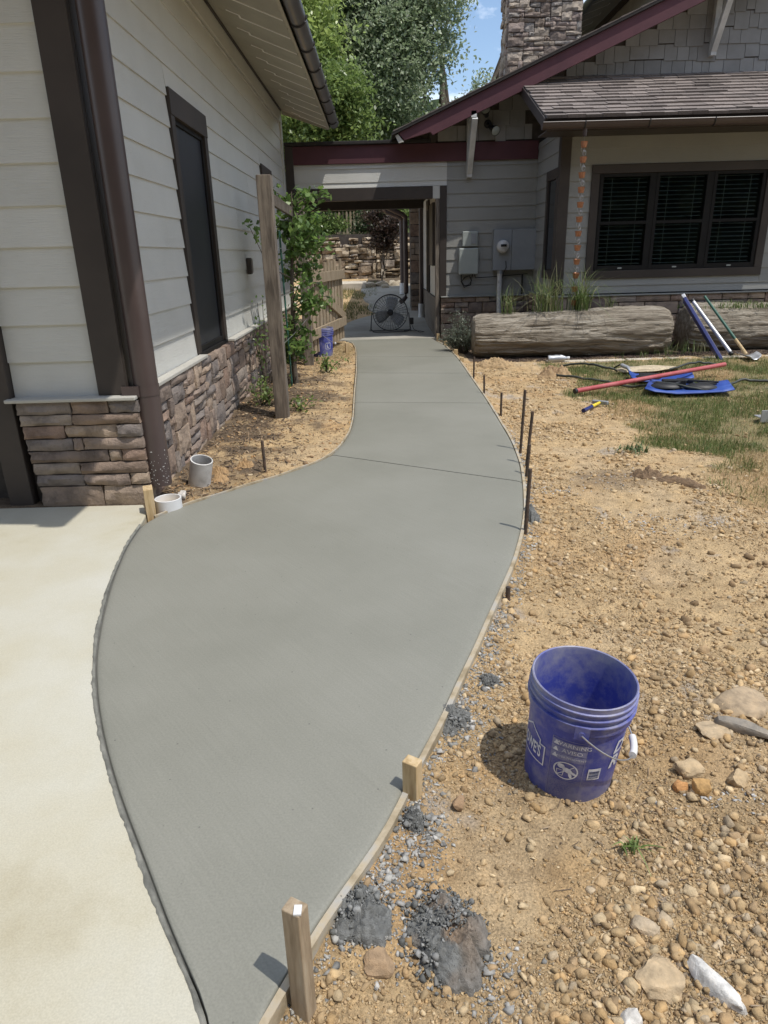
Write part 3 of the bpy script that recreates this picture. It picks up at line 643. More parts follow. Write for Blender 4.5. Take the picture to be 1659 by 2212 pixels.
# ------------------------------------------------------------------ breezeway
BY = 14.25
brz = thing('breezeway', 'beige breezeway with maroon fascia joining the two buildings over the walkway', 'breezeway', (0, BY, 0))
b = MB(); b.box(-1.70, 1.0, BY-.10, 17.4, 3.50, 3.56); obj('roof', b, M['roofd'], brz, bevel=.01)
b = MB(); b.box(-1.66, 3.0, BY-.035, BY+.03, 3.19, 3.495); obj('fascia', b, M['red'], brz, bevel=.006)
b = MB(); b.box(-1.70, -1.55, BY-.05, BY+.03, 2.62, 3.497); obj('end_trim', b, M['brown'], brz, bevel=.005)
b = MB(); b.box(-1.7, 1.18, BY+.027, 17.3, 2.79, 3.185); obj('header', b, M['mortar'], brz)
planks_front(brz, PLX, BY, -1.55, 1.31, 2.785, 3.188)
b = MB(); b.box(-1.7, 1.045, BY-.02, BY+.14, 2.565, 2.78); obj('beam', b, M['brown'], brz, bevel=.006)
b = MB(); b.box(-1.7, 1.045, 17.1, 17.3, 2.565, 2.78); obj('rear_beam', b, M['brown'], brz, bevel=.006)
b = MB(); b.box(1.18, 1.31, BY-.022, BY+.03, .79, 2.78); obj('opening_trim', b, M['brown'], brz, bevel=.005)
b = MB(); b.box(1.10, 1.178, BY-.008, BY+.16, 0, 2.56); obj('jamb', b, M['grey_wood'], brz, bevel=.004)
b = MB(); b.box(1.046, 1.179, BY-.004, BY+.10, 2.565, 2.78); obj('beam_end', b, M['sidx'], brz)

# ------------------------------------------------------------------ house on the right
hs = thing('house', 'brown shingled gable house with stone chimney and shuttered dark windows on the right', 'house', (3.0, 12.4, 0))
HX, HY = 3.0, 12.4
WA = (3.51, 6.52, 1.11, 2.87); SW = (12.50, 13.34, 1.12, 2.87)
b = MB()
b.box(1.20, 10, BY+.03, 24, 0, 3.5)                      # body behind the breezeway wall
b.box(1.20, 10, BY+.028, BY+.05, 3.5, 3.6)
obj('core', b, M['mortar'], hs)
b = MB()                                                # bay walls around the window
b.box(HX+.03, WA[0], HY+.028, HY+.12, 0, 3.5); b.box(WA[1], 9, HY+.028, HY+.12, 0, 3.5); b.box(WA[0], WA[1], HY+.028, HY+.12, 0, WA[2]); b.box(WA[0], WA[1], HY+.028, HY+.12, WA[3], 3.5)
b.box(HX+.03, HX+.12, HY+.12, BY, 0, 3.5); b.box(WA[0]-.3, WA[1]+.3, HY+.9, HY+.95, 0, 3.5); b.box(HX+.13, 9, HY+.13, HY+.9, .9, .95)
obj('bay_wall', b, M['void'], hs)
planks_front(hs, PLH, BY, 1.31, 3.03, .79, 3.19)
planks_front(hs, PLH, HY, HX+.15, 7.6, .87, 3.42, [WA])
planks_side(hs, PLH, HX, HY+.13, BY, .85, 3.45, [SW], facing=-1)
b = MB(); b.box(HX-.02, HX+.148, HY-.022, HY+.028, .85, 3.42); b.box(HX-.022, HX+.03, HY+.029, HY+.13, .85, 3.42); obj('corner_trim', b, M['brown'], hs, bevel=.005)
b = MB(); b.box(HX-.09, 8, HY-.10, HY+.03, .825, .85); b.box(HX-.09, HX+.02, HY+.031, BY-.1, .825, .85); b.box(1.20, HX-.09, BY-.11, BY+.03, .765, .79); obj('ledge', b, M['sidh'], hs, bevel=.006)
# stone skirts
lay(hs, 'wall', ashlar(1.78, .80, .14, .10, 5, 3, 2, .25), lambda u, v: ((1.20+u, BY-.085+rnd.uniform(-.01,.01), -.035+v), (0,0,0)), .10, .01)
lay(hs, 'wall', ashlar(4.9, .86, .15, .108, 8, 4, 2, .25), lambda u, v: ((HX-.07+u, HY-.085+rnd.uniform(-.01,.01), -.035+v), (0,0,0)), .10, .012)
lay(hs, 'wall', ashlar(1.75, .86, .15, .108, 9, 4, 2, .25), lambda u, v: ((HX-.085+rnd.uniform(-.01,.01), BY-.1-u, -.035+v), (0,0,R(-90))), .10, .012)
# front window triple with blinds
b = MB(); x0, x1, z0, z1 = WA
b.box(x0, x1, HY-.02, HY+.03, z1-.13, z1); b.box(x0, x1, HY-.02, HY+.03, z0, z0+.13); b.box(x0, x0+.13, HY-.018, HY+.03, z0+.131, z1-.131); b.box(x1-.13, x1, HY-.018, HY+.03, z0+.131, z1-.131)
obj('window_trim', b, M['brown'], hs, bevel=.005)
slat_m = None
for xa, xb in ((3.66,4.53),(4.585,5.47),(5.53,6.38)):
    b = MB(); zb, zt = 1.245, 2.738; zm = 1.99
    for q in ((xa,xa+.055,zb,zt),(xb-.055,xb,zb,zt),(xa+.056,xb-.056,zb,zb+.07),(xa+.056,xb-.056,zt-.05,zt),(xa+.056,xb-.056,zm-.025,zm+.025)): b.box(q[0],q[1],HY+.0,HY+.05,q[2],q[3])
    wn = obj('window', b, M['sash'], hs, bevel=.003)
    b = MB(); b.box(xa+.056, xb-.056, HY+.026, HY+.030, zb+.071, zm-.026); b.box(xa+.056, xb-.056, HY+.026, HY+.030, zm+.026, zt-.051); obj('pane', b, M['pane'], wn)
    b = MB(); b.box((xa+xb)/2-.035, (xa+xb)/2+.035, HY-.01, HY-.0005, zb+.02, zb+.042); obj('latch', b, M['pale'], wn)
    n = 21
    for k in range(n):
        if slat_m is None:
            bb = MB(); bb.box(0, 1, -.024, .024, -.0015, .0015); slat_m = bb.mesh('slat'); slat_m.materials.append(M['blind'])
        s = bpy.data.objects.new('slat', slat_m); C.objects.link(s); s.parent = wn
        s.location = Vector((xa+.07, HY+.10, zb+.10+k*(zt-zb-.17)/(n-1)))-wloc(wn); s.scale = (xb-xa-.14,1,1); s.rotation_euler = (R(rnd.uniform(12,16)),R(rnd.uniform(-.3,.3)),0)
    b = MB()
    for q in (.25,.75): b.box(xa+(xb-xa)*q-.004, xa+(xb-xa)*q+.004, HY+.07, HY+.072, zb+.08, zt-.06)
    obj('blind_tape', b, M['blind'], wn)
for q in ((3.641,3.659),(4.531,4.584),(5.471,5.529),(6.381,6.389)):
    b = MB(); b.box(q[0], q[1], HY+.006, HY+.045, 1.241, 2.739); obj('mullion', b, M['sash'], hs)
# narrow window on the bay side
b = MB(); y0, y1, z0, z1 = SW
b.box(HX-.022, HX+.028, y0, y1, z1-.16, z1); b.box(HX-.022, HX+.028, y0, y1, z0, z0+.14); b.box(HX-.018, HX+.028, y0, y0+.12, z0+.141, z1-.161); b.box(HX-.018, HX+.028, y1-.12, y1, z0+.141, z1-.161)
wn = obj('window', b, M['brown'], hs, bevel=.005)
b = MB(); b.box(HX+.01, HX+.028, y0+.121, y1-.121, z0+.141, z1-.161); obj('pane', b, M['glass'], wn)
# gable wall, shakes, barge board
def bz(x): return 3.59+.4125*(x-.39)
b = MB(); b.prism([(.62,3.50),(9,3.50),(9,bz(9)-.1),(.62,bz(.62)-.1)], 'y', BY+.02, BY+.2); obj('gable_wall', b, M['mortar'], hs)
shk = None
for r in range(10):
    zb = 3.52+.236*r; x = 1.0+rnd.uniform(0,.2)
    while x < 8.2:
        wd = rnd.choice((.15,.22,.28,.36)); wd = rnd.uniform(.13,.36)
        xe = x+wd
        if zb+.236 < bz(x)-.05 and (zb > 4.44 or xe < 2.95) and xe < (7.4):
            if shk is None:
                bb = MB(); bb.add([(0,0,0),(1,0,0),(1,1,0),(0,1,0),(0,.6,1),(1,.6,1),(1,1,1),(0,1,1)], [(0,3,2,1),(4,5,6,7),(0,1,5,4),(1,2,6,5),(2,3,7,6),(3,0,4,7)]); shk = bb.mesh('shingle'); shk.materials.append(M['shake'])
            dz = rnd.choice((0,0,.03,-.025)); inst('shingle', shk, hs, (x+.004, BY-.012-.002*rnd.random(), zb+dz), (0,0,0), (wd-.008, .03, .25-dz))
        x = xe
b = MB(); b.box(.98, 1.10, BY-.03, BY+.02, 3.5, bz(1.0)-.15); obj('gable_post', b, M['brown'], hs)
BYf = 13.64
b = MB(); b.prism([(.39,bz(.39)),(8.6,bz(8.6)),(8.6,bz(8.6)-.30),(1.0,bz(1.0)-.30),(.96,bz(.96)-.235),(.50,bz(.5)-.16)], 'y', BYf, BYf+.05); obj('barge_board', b, M['red'], hs, bevel=.005)
b = MB(); b.prism([(.34,bz(.34)-.02),(.39,bz(.39)-.02),(.49,bz(.49)-.18),(.40,bz(.40)-.16)], 'y', BYf, BYf+.06); obj('barge_end', b, M['ledge'], hs)
b = MB(); b.prism([(.28,bz(.28)+.005),(8.8,bz(8.8)+.005),(8.8,bz(8.8)+.05),(.28,bz(.28)+.05)], 'y', BYf-.05, 23.5); obj('roof', b, M['roofd'], hs)
b = MB(); b.prism([(.5,bz(.5)-.10),(8.6,bz(8.6)-.10),(8.6,bz(8.6)),(.5,bz(.5))], 'y', BYf+.06, 14.6); obj('gable_soffit', b, M['soff'], hs)
edge = MB(); x = .3
while x < 8.5:
    edge.prism([(x,bz(x)+.051),(x+.33,bz(x+.33)+.051),(x+.33,bz(x+.33)+.062),(x,bz(x)+.075)], 'y', BYf-.055, 16); x += .32
tag(obj('roof_shingles', edge, M['roof'], hs), kind='stuff')
def knee(x, z0, z1, top):
    b = MB(); b.beam((x+.02, BYf+.02, z1), (x-.0, BY-.07, z0+.02), .10, .10, (0,1,.4)); 
    b.box(x-.05, x+.05, BYf+.0, BY+.02, z1, z1+.11); b.box(x-.05, x+.05, BY-.11, BY+.02, z0-.06, z1-.001)
    return obj('knee_brace', b, M['white'], hs, bevel=.006)
knee(1.72, 2.96, 3.80, 0); knee(6.0, 4.80, 5.72, 0)
# bay shed roof of lapped asphalt tabs
RX0, RY0, RZ0, RY1, RZ1 = 2.58, 11.72, 3.455, BY, 4.50
ang = math.atan2(RZ1-RZ0, RY1-RY0); RL = math.hypot(RZ1-RZ0, RY1-RY0)
def rp(x, s, h): return (x, RY0+s*math.cos(ang)-h*math.sin(ang), RZ0+s*math.sin(ang)+h*math.cos(ang))
b = MB(); q = [rp(RX0+.02,0,-.07), rp(8.2,0,-.07), rp(8.2,RL,-.07), rp(RX0+.02,RL,-.07), rp(RX0+.02,0,-.004), rp(8.2,0,-.004), rp(8.2,RL,-.004), rp(RX0+.02,RL,-.004)]
b.add(q, [(0,3,2,1),(4,5,6,7),(0,1,5,4),(1,2,6,5),(2,3,7,6),(3,0,4,7)]); obj('bay_roof', b, M['roofd'], hs)
b = MB(); q = [rp(RX0-.03,.02,-.16), rp(RX0+.018,.02,-.16), rp(RX0+.018,RL,-.16), rp(RX0-.03,RL,-.16), rp(RX0-.03,.02,-.01), rp(RX0+.018,.02,-.01), rp(RX0+.018,RL,-.01), rp(RX0-.03,RL,-.01)]
b.add(q, [(0,3,2,1),(4,5,6,7),(0,1,5,4),(1,2,6,5),(2,3,7,6),(3,0,4,7)]); obj('rake_board', b, M['brown'], hs)
b = MB(); b.box(RX0+.02, 8.2, RY0+.05, RY0+.08, RZ0-.16, RZ0-.045); b.box(RX0+.02, 8.2, RY0+.08, HY, RZ0-.17, RZ0-.15); obj('bay_fascia', b, M['brown'], hs)
bb = MB(); bb.add([(0,0,0),(1,0,0),(1,1,0),(0,1,0),(0,0,1),(1,0,1),(1,1,.15),(0,1,.15)], [(0,3,2,1),(4,5,6,7),(0,1,5,4),(1,2,6,5),(2,3,7,6),(3,0,4,7)]); rtab = bb.mesh('shingle'); rtab.materials.append(M['roof'])
nc = 13; ex = RL/nc; far_tabs = MB()
for r in range(nc):
    x = RX0-.01-rnd.uniform(0,.2) if r else RX0-.01
    while x < 8.1:
        wd = rnd.uniform(.20,.36); xa, xb = max(x, RX0-.012), min(x+wd, 8.1); x += wd
        if xb-xa < .04: continue
        th = .020+.014*rnd.random()+(.02 if r == 0 else 0); s0 = r*ex+(-.03 if r == 0 else rnd.choice((0,0,.018)))
        if xa < 7.0: inst('shingle', rtab, hs, rp(xa+.003, s0, .001), (ang,0,0), (xb-xa-.006, ex*1.1, th))
gh = MB(); gx0, gx1 = 2.49, 8.2; gy, gzz, gr = 11.63, 3.365, .085
gh.prism([(gy+gr*math.cos(a), gzz+gr*math.sin(a)) for a in np.linspace(math.pi, 2*math.pi, 14)]+[(gy+(gr-.006)*math.cos(a), gzz+(gr-.006)*math.sin(a)) for a in np.linspace(2*math.pi, math.pi, 14)], 'x', gx0, gx1)
gh.tube([(gx0, gy-gr, gzz+.004),(gx1, gy-gr, gzz+.004)], .011, 8)
gh.add([(gx0+.001, gy+gr*math.cos(a), gzz+gr*math.sin(a)) for a in np.linspace(math.pi, 2*math.pi, 14)], [tuple(range(14))])
gu = obj('gutter', gh, M['down'], hs, sm=35)
for x in (3.12, 4.08, 5.05, 6.0):
    b = MB(); b.tube([(x, gy+(gr+.006)*math.cos(a), gzz+(gr+.006)*math.sin(a)) for a in np.linspace(math.pi*.95, 2*math.pi, 11)], .010, 6); b.beam((x,gy,gzz+.01),(x,gy+gr+.03,gzz+.02),.02,.01); obj('hanger', b, M['dark'], gu)
# chimney
ch = obj('chimney', MB().box(2.70, 4.08, 16.06, 16.8, 3.8, 7.4), M['mortar'], hs)
def chv(u, v, wd, h): return True
for (u, v, wd, h) in ashlar(1.45, 3.0, .10, .082, 31, 4, 2, .28):
    if 4.5+v+h > bz(2.66+u)-.15: inst('stone', rnd.choice(STONES['chim']), ch, (2.665+u+.004, 15.96+rnd.uniform(-.02,.02), 4.5+v+.004), (0,0,0), (wd-.008, .13, h-.008))
for (u, v, wd, h) in ashlar(.8, 3.0, .13, .10, 33, 4, 3, .35):
    inst('stone', rnd.choice(STONES['chim']), ch, (2.63+rnd.uniform(-.02,.02), 16.84-u, 4.5+v), (0,0,R(-90)), (wd-.006, .13, h-.006))
# upper storey behind the chimney
b = MB(); b.box(6.0, 11, 15.2, 26, 4, 7.06); obj('upper_wall', b, M['shake'], hs)
b = MB(); b.box(5.95, 6.0, 15.0, 26, 7.0, 7.14); obj('upper_trim', b, M['brown'], hs)
b = MB(); b.prism([(6.0,7.16),(5.02,6.84),(5.02,6.86),(6.0,7.19)], 'y', 14.9, 26); us = obj('upper_soffit', b, M['soff'], hs)
y = 15.3
while y < 25:
    b = MB(); 
    for xa, xb, ya, yb in ((5.05,5.62,y-.01,y+.01),(5.605,5.62,y-.13,y-.011)):
        f = lambda x: 6.84+(x-5.02)*.3265-.004
        b.add([(xa,ya,f(xa)),(xb,ya,f(xb)),(xb,yb,f(xb)),(xa,yb,f(xa)),(xa,ya,f(xa)-.01),(xb,ya,f(xb)-.01),(xb,yb,f(xb)-.01),(xa,yb,f(xa)-.01)], [(0,3,2,1),(4,5,6,7),(0,1,5,4),(1,2,6,5),(2,3,7,6),(3,0,4,7)])
    obj('soffit_strip', b, M['strip'], us); y += .7
b = MB(); b.prism([(5.0,6.86),(6.0,7.19),(9,8.17),(9,8.35),(5.0,7.05)], 'y', 14.9, 26); obj('upper_roof', b, M['roofd'], hs)
b = MB(); b.tube([(4.94, 14.7, 6.86),(4.94, 26, 6.86)], .085, 12); obj('upper_gutter', b, M['gut'], hs, sm=40)
# passage side and rear wing of the house
b = MB(); b.box(1.15, 1.2, BY+.17, 24, 0, 2.8); obj('wing_wall', b, M['sidy'], hs)
b = MB(); b.box(1.10, 1.149, BY+.165, 19.0, 0, .75); obj('wing_base', b, M['grey_wood'], hs)
b = MB(); b.box(1.09, 1.149, 15.0, 15.9, 1.35, 2.55); obj('wing_window', b, M['brown'], hs, bevel=.01)
b = MB(); b.box(1.105, 1.149, 16.5, 16.6, .76, 2.7); b.box(1.105, 1.149, 17.0, 17.1, .76, 2.7); b.box(1.105,1.149,16.61,16.99,2.5,2.7); obj('wing_trim', b, M['brown'], hs)
b = MB(); b.box(.83, 1.148, 19.1, 19.9, 0.1, 3.0); pier = obj('pier', b, M['mortar'], hs)
lay(pier, 'wall', ashlar(.34, 2.9, .11, .145, 41, 3, 2, .2), lambda u, v: ((.82+u, 19.04, .12+v), (0,0,0)), .07, .012)
b = MB(); b.prism([(1.15,3.35),(.38,3.0),(.38,3.03),(1.15,3.4)], 'y', 17.6, 24.5); obj('wing_soffit', b, M['soff'], hs)
b = MB(); b.prism([(.34,3.0),(.38,3.0),(.38,3.2),(.34,3.2)], 'y', 17.55, 24.5); b.prism([(.34,2.98),(1.2,3.35),(1.2,3.55),(.34,3.2)], 'y', 17.5, 17.549); obj('wing_fascia', b, M['red'], hs)
def pipe(label, pts, r, pv):
    t = thing('downspout', label, 'downspout', pts[-1], 'downspouts beyond the breezeway')
    b = MB(); b.tube(pts, r, 12); obj('pipe', b, M['down'], t, sm=50)
    if pv:
        b = MB(); x, y, z = pv; b.lathe([(r+.022,z),(r+.022,z+.33),(r+.004,z+.33)], 16, Matrix.Translation((x,y,0))); obj('pipe_socket', b, M['pvc'], t, sm=40)
pipe('brown downspout with white socket foot nearest the fan', [(1.03,17.9,3.2),(1.03,17.9,.4)], .055, (1.03,17.9,.09))
pipe('brown downspout with an elbow, kicked out at the foot beyond the fan', [(.20,19.2,2.95),(.20,19.2,2.80),(.24,19.2,2.72),(.62,19.2,2.55),(.70,19.2,2.48),(.70,19.2,2.4),(.70,19.2,.62),(.69,19.2,.52),(.60,19.15,.42),(.55,19.1,.40)], .06, None)
pipe('farthest brown downspout with an elbow and a white foot', [(.20,22.5,3.0),(.20,22.5,2.86),(.26,22.5,2.78),(.60,22.5,2.66),(.70,22.5,2.56),(.70,22.5,2.5),(.70,22.5,.7)], .065, (.70,22.5,.42))
# utilities on the breezeway wall
mbx = thing('electric_meter', 'grey electric meter cabinet with round glass meter on the beige wall', 'electric meter', (2.6, BY-.05, 1.6))
b = MB(); b.box(2.20, 2.545, BY-.17, BY-.027, 1.25, 1.985); b.box(2.549, 3.02, BY-.16, BY-.027, 1.25, 1.985); obj('cabinet', b, M['galv'], mbx, bevel=.008)
RX = Matrix.Translation((2.37, BY-.171, 1.68)) @ Matrix.Rotation(R(90), 4, 'X')
b = MB(); b.lathe([(.0,.0),(.125,.0),(.125,.03),(.105,.035)], 28, RX); obj('meter_ring', b, M['galv'], mbx, sm=40)
b = MB(); b.lathe([(.118,.035),(.112,.10),(.095,.125),(.0,.135)], 28, RX); obj('meter_dome', b, M['pvcd'], mbx, sm=50)
b = MB(); b.box(2.315, 2.425, BY-.312, BY-.306, 1.675, 1.72); obj('meter_display', b, M['blk'], mbx)
b = MB(); b.tube([(2.345, BY-.10, 1.25),(2.345, BY-.10, .62),(2.345,BY-.14,.5),(2.345, BY-.14, -.05)], .048, 14); obj('conduit', b, M['pvcd'], mbx, sm=40)
b = MB(); b.lathe([(.06,0),(.06,.07)], 16, Matrix.Translation((2.345,BY-.10,1.19))); b.box(2.27,2.42,BY-.04,BY-.028,.80,.84); obj('conduit_fitting', b, M['galv'], mbx, sm=40)
b = MB(); b.tube([(2.44,BY-.175,1.42),(2.45,BY-.19,1.30),(2.41,BY-.15,1.2),(2.40,BY-.10,1.1)], .008, 6); obj('wire', b, M['blk'], mbx)
ub = thing('utility_box', 'pale grey telecom box with a looped black cable on the beige wall', 'utility box', (1.73, BY-.05, 1.4))
b = MB(); b.box(1.545, 1.92, BY-.13, BY-.027, 1.19, 1.67); obj('lower_case', b, M['pale'], ub, bevel=.02)
b = MB(); b.box(1.61, 1.90, BY-.11, BY-.027, 1.70, 1.97); obj('upper_case', b, M['pale'], ub, bevel=.012)
b = MB(); b.box(1.77, 1.87, BY-.125, BY-.111, 1.74, 1.93); obj('cover', b, M['galv'], ub, bevel=.004)
b = MB(); b.tube([(1.60,BY-.07,1.19),(1.60,BY-.07,1.06),(1.66,BY-.07,.98),(1.74,BY-.08,.99),(1.80,BY-.07,1.07),(1.76,BY-.07,1.16),(1.66,BY-.06,1.13),(1.60,BY-.06,1.05),(1.66,BY-.07,.95),(1.78,BY-.06,.99),(1.82,BY-.06,1.19)], .012, 6)
b.tube([(1.86,BY-.05,1.19),(1.88,BY-.05,1.12),(2.20,BY-.05,1.13),(2.9,BY-.04,1.17)], .008, 6); b.tube([(2.80,BY-.04,1.17),(2.80,BY-.04,.5)], .016, 8); obj('cable', b, M['blk'], ub)
fl = thing('floodlight', 'dark twin floodlight under the gable beside the white knee brace', 'floodlight', (2.05, BY-.05, 3.75))
b = MB(); b.lathe([(0,0),(.07,0),(.07,.04),(0,.05)], 16, Matrix.Translation((2.05,BY-.012,3.78)) @ Matrix.Rotation(R(90),4,'X')); b.tube([(2.05,BY-.06,3.78),(2.03,BY-.2,3.74),(2.08,BY-.26,3.72)], .015, 8); obj('mount', b, M['blk'], fl, sm=40)
for (px, pz, ax) in ((2.14,3.66,Vector((.35,-.8,-.45))),(1.98,3.95,Vector((-.2,-.7,.3)))):
    q = ax.normalized().to_track_quat('Z','Y').to_matrix().to_4x4()
    b = MB(); b.lathe([(0,-.12),(.045,-.12),(.05,-.05),(.085,.04),(.085,.07)], 18, Matrix.Translation((px,BY-.22,pz)) @ q); h = obj('lamp_head', b, M['blk'], fl, sm=40)
    b = MB(); b.lathe([(.082,.060),(.05,.075),(0,.08)], 18, Matrix.Translation((px,BY-.22,pz)) @ q); obj('lens', b, M['pale'], h, sm=50)
rc = thing('rain_chain', 'copper rain chain of small cups hanging from the bay gutter', 'rain chain', (3.14, 11.63, 3.2))
cup = MB().lathe([(.0,0),(.036,0),(.041,.011),(.054,.078),(.057,.083),(.051,.078),(.037,.013),(0,.006)], 18).mesh('cup'); cup.materials.append(M['copper']); smooth(cup, 50)
lk = MB().tube([(.028*math.cos(a), 0, .034*math.sin(a)) for a in np.linspace(0, 2*math.pi, 13)[:-1]], .004, 5, closed=True).mesh('link'); lk.materials.append(M['wire'])
z = 3.12
for k in range(12):
    x = 3.14+.001*k; inst('cup', cup, rc, (x, 11.63, z-.09), (R(rnd.uniform(-4,4)),R(rnd.uniform(-4,4)),rnd.random()))
    for j, dz in enumerate((-.12,-.165)): inst('link', lk, rc, (x+(.012 if j else -.012), 11.63, z-.09+dz+.095), (0,0,rnd.uniform(-.6,.6)))
    inst('link', lk, rc, (x, 11.63, z-.09-.055), (0,0,1.57))
    z -= .208
b = MB(); b.lathe([(.035,0),(.03,-.10)], 14, Matrix.Translation((3.14,11.63,3.285))); obj('outlet', b, M['down'], rc)
b = MB(); b.tube([(3.14,11.63,3.19),(3.15,11.63,.66)], .0025, 4); obj('wire', b, M['wire'], rc)

# ------------------------------------------------------------------ planter logs
def log_mesh(x0, x1, yc, zc, r, seed):
    g = np.random.RandomState(seed); nl, na = 260, 120; L_ = x1-x0; V = []
    for i in range(nl+1):
        u = i/nl; x = x0+L_*u; e = min(u, 1-u)*L_; rr = r*(1-.10*max(0,1-e/.12)**2-.05*max(0,1-e/.35))*(1+.05*mnoise.noise(Vector((x*.55,seed,0)))+.03*mnoise.noise(Vector((x*1.9,seed,4))))
        for k in range(na):
            a = 2*math.pi*k/na
            gro = mnoise.fractal(Vector((x*.8+seed, math.cos(a)*3.2, math.sin(a)*3.2)), .7, 2.1, 5)*.06-.085*max(0,.5-abs(mnoise.noise(Vector((x*1.1+seed*3+.4*math.sin(a*3), math.cos(a)*6.5, math.sin(a)*6.5))))*2.6)+mnoise.noise(Vector((x*4+seed*3, math.cos(a)*14, math.sin(a)*14)))*.014
            rad = rr*(1+gro/ r*.45)+.03*math.sin(x*1.1+seed)
            zz = math.sin(a)*rad
            if math.sin(a) > .93: zz = rad*.93+(zz-rad*.93)*.4
            V.append((x+.02*mnoise.noise(Vector((a*2,seed,u*3))), yc+math.cos(a)*rad, zc+zz))
    F = [(i*na+k, i*na+(k+1) % na, (i+1)*na+(k+1) % na, (i+1)*na+k) for i in range(nl) for k in range(na)]
    b = MB(); b.add(V, F); c = len(b.v); b.v += [(x0-.015,yc,zc),(x1+.015,yc,zc)]
    for k in range(na): b.f.append((c, (k+1) % na, k)); b.f.append((c+1, nl*na+k, nl*na+(k+1) % na))
    return b
lg1 = tag(obj('planter_log', log_mesh(1.52, 4.68, 11.62, .30, .385, 3), M['logw'], sm=60), 'whole grey planter log lying in front of the stone skirt with grass tufts on top', 'log', 'planter logs along the house')
lg2 = tag(obj('planter_log', log_mesh(5.07, 8.3, 11.85, .30, .385, 8), M['logw'], sm=60), 'grey planter log with a screed and a shovel leaning on it', 'log', 'planter logs along the house')

# ------------------------------------------------------------------ foliage helpers
def rot_rand(n, g):
    a = g.normal(size=(n,3)); a /= np.linalg.norm(a,axis=1)[:,None]; h = g.normal(size=(n,3)); b = np.cross(a,h); b /= np.linalg.norm(b,axis=1)[:,None]; return a, b
def leaf_cards(P, size, g, cols, aspect=.55, droop=0.0, up=.0):
    """one bent leaf (two quads' worth: 4 verts, rhombus) per point"""
    n = len(P); a, b = rot_rand(n, g)
    a[:,2] -= droop; a /= np.linalg.norm(a,axis=1)[:,None]
    if up:
        nrm = np.cross(a,b); nrm[:,2] += up*np.sign(nrm[:,2]+1e-6); b = np.cross(nrm,a); b /= np.linalg.norm(b,axis=1)[:,None]
    s = size*g.uniform(.6,1.3,n)[:,None]
    V = np.stack([P-a*s*.5, P+b*s*aspect*.5+a*s*.02, P+a*s*.5, P-b*s*aspect*.5+a*s*.02], 1).reshape(-1,3)
    F = np.arange(4*n).reshape(n,4); ci = g.randint(0,len(cols),n); c = np.array(cols)[ci]*g.uniform(.75,1.25,n)[:,None]
    return V, F, np.repeat(c,4,0)
def crown_points(n, blobs, g, clump=.45, per=26):
    """leaf positions: small clumps scattered through irregular lobes, thinner near the rim"""
    vol = np.array([b[3]*b[4]*b[5] for b in blobs]); pr = vol/vol.sum(); k = n//per
    ci = g.choice(len(blobs), k, p=pr); B = np.array(blobs)[ci]
    d = g.normal(size=(k,3)); d /= np.linalg.norm(d,axis=1)[:,None]; r = g.uniform(.35,1.06,k)**.6
    c = B[:,:3]+d*B[:,3:6]*r[:,None]
    P = np.repeat(c,per,0)+g.normal(size=(k*per,3))*clump*np.repeat(g.uniform(.5,1.2,k),per)[:,None]*np.array([1,1,.6])
    return P
LEAFCOL = {'light': [(.31,.40,.12),(.38,.47,.16),(.26,.34,.105)], 'dull': [(.27,.335,.19),(.32,.385,.235),(.23,.295,.16),(.40,.45,.32)], 'dark': [(.10,.145,.065),(.125,.175,.08)], 'maple': [(.075,.05,.04),(.10,.065,.05),(.06,.05,.035)],
           'mid': [(.18,.25,.075),(.23,.31,.095),(.14,.205,.06)], 'rose': [(.13,.22,.06),(.17,.28,.08),(.22,.33,.09),(.10,.17,.05)], 'sage': [(.17,.20,.15),(.22,.25,.19)]}
def tree(name, label, cat, base, h, blobs, n, size, key, seed, trunk=.22, clump=.45, group=None, droop=0, per=26):
    g = np.random.RandomState(seed); t = thing(name, label, cat, base, group); bx, by, bz_ = base
    b = MB(); q = random.Random(seed); pts = [(bx+q.uniform(-.12,.12)*k*.6, by+q.uniform(-.12,.12)*k*.6, bz_-.1+h*.9*k/6) for k in range(7)]
    b.tube(pts, [trunk*(1-.13*k) for k in range(7)], 9)
    for bl in blobs:
        i = q.randint(2,5); p = Vector(pts[i]); c = Vector(bl[:3]); m = (p+c)/2+Vector((q.uniform(-.3,.3),q.uniform(-.3,.3),.2))
        b.tube([p, m, c], [trunk*.42, trunk*.26, trunk*.08], 6)
    obj('trunk', b, M['bark'], t, sm=50)
    P = crown_points(n, blobs, g, clump, per); V, F, c = leaf_cards(P, size, g, LEAFCOL[key], droop=droop, up=.9)
    obj('crown', npmesh('crown', V, F, c), M['leaf'], t); return t
def lobes(cx, cy, cz, rx, ry, rz, k, seed, s=.5):
    q = random.Random(seed); out = []
    for i in range(k):
        a = q.uniform(0,6.28); rr = q.uniform(.15,.75); zz = q.uniform(-.8,.85); f = q.uniform(.7,1.2)
        w_ = math.sqrt(max(.1,1-zz*zz))
        out.append((cx+rx*rr*w_*math.cos(a), cy+ry*rr*w_*math.sin(a), cz+rz*zz*.8, rx*s*f, ry*s*f, rz*s*.8*f))
    return out
GRP = 'tall trees behind the breezeway'
tree('deciduous_tree', 'bright yellow green tree just right of the left building gutter', 'tree', (-4.2,33,2.2), 15, lobes(-4.4,33,9.5,3.6,3,6.5,16,1,.42), 40000, .23, 'light', 1, .3, .42, GRP, .5)
tree('deciduous_tree', 'large dull green tree with small glinting leaves filling the middle above the breezeway', 'tree', (1.2,37,2.6), 17, lobes(.7,37,10.6,4.1,3.6,7.2,24,2,.38), 85000, .185, 'dull', 2, .36, .42, GRP)
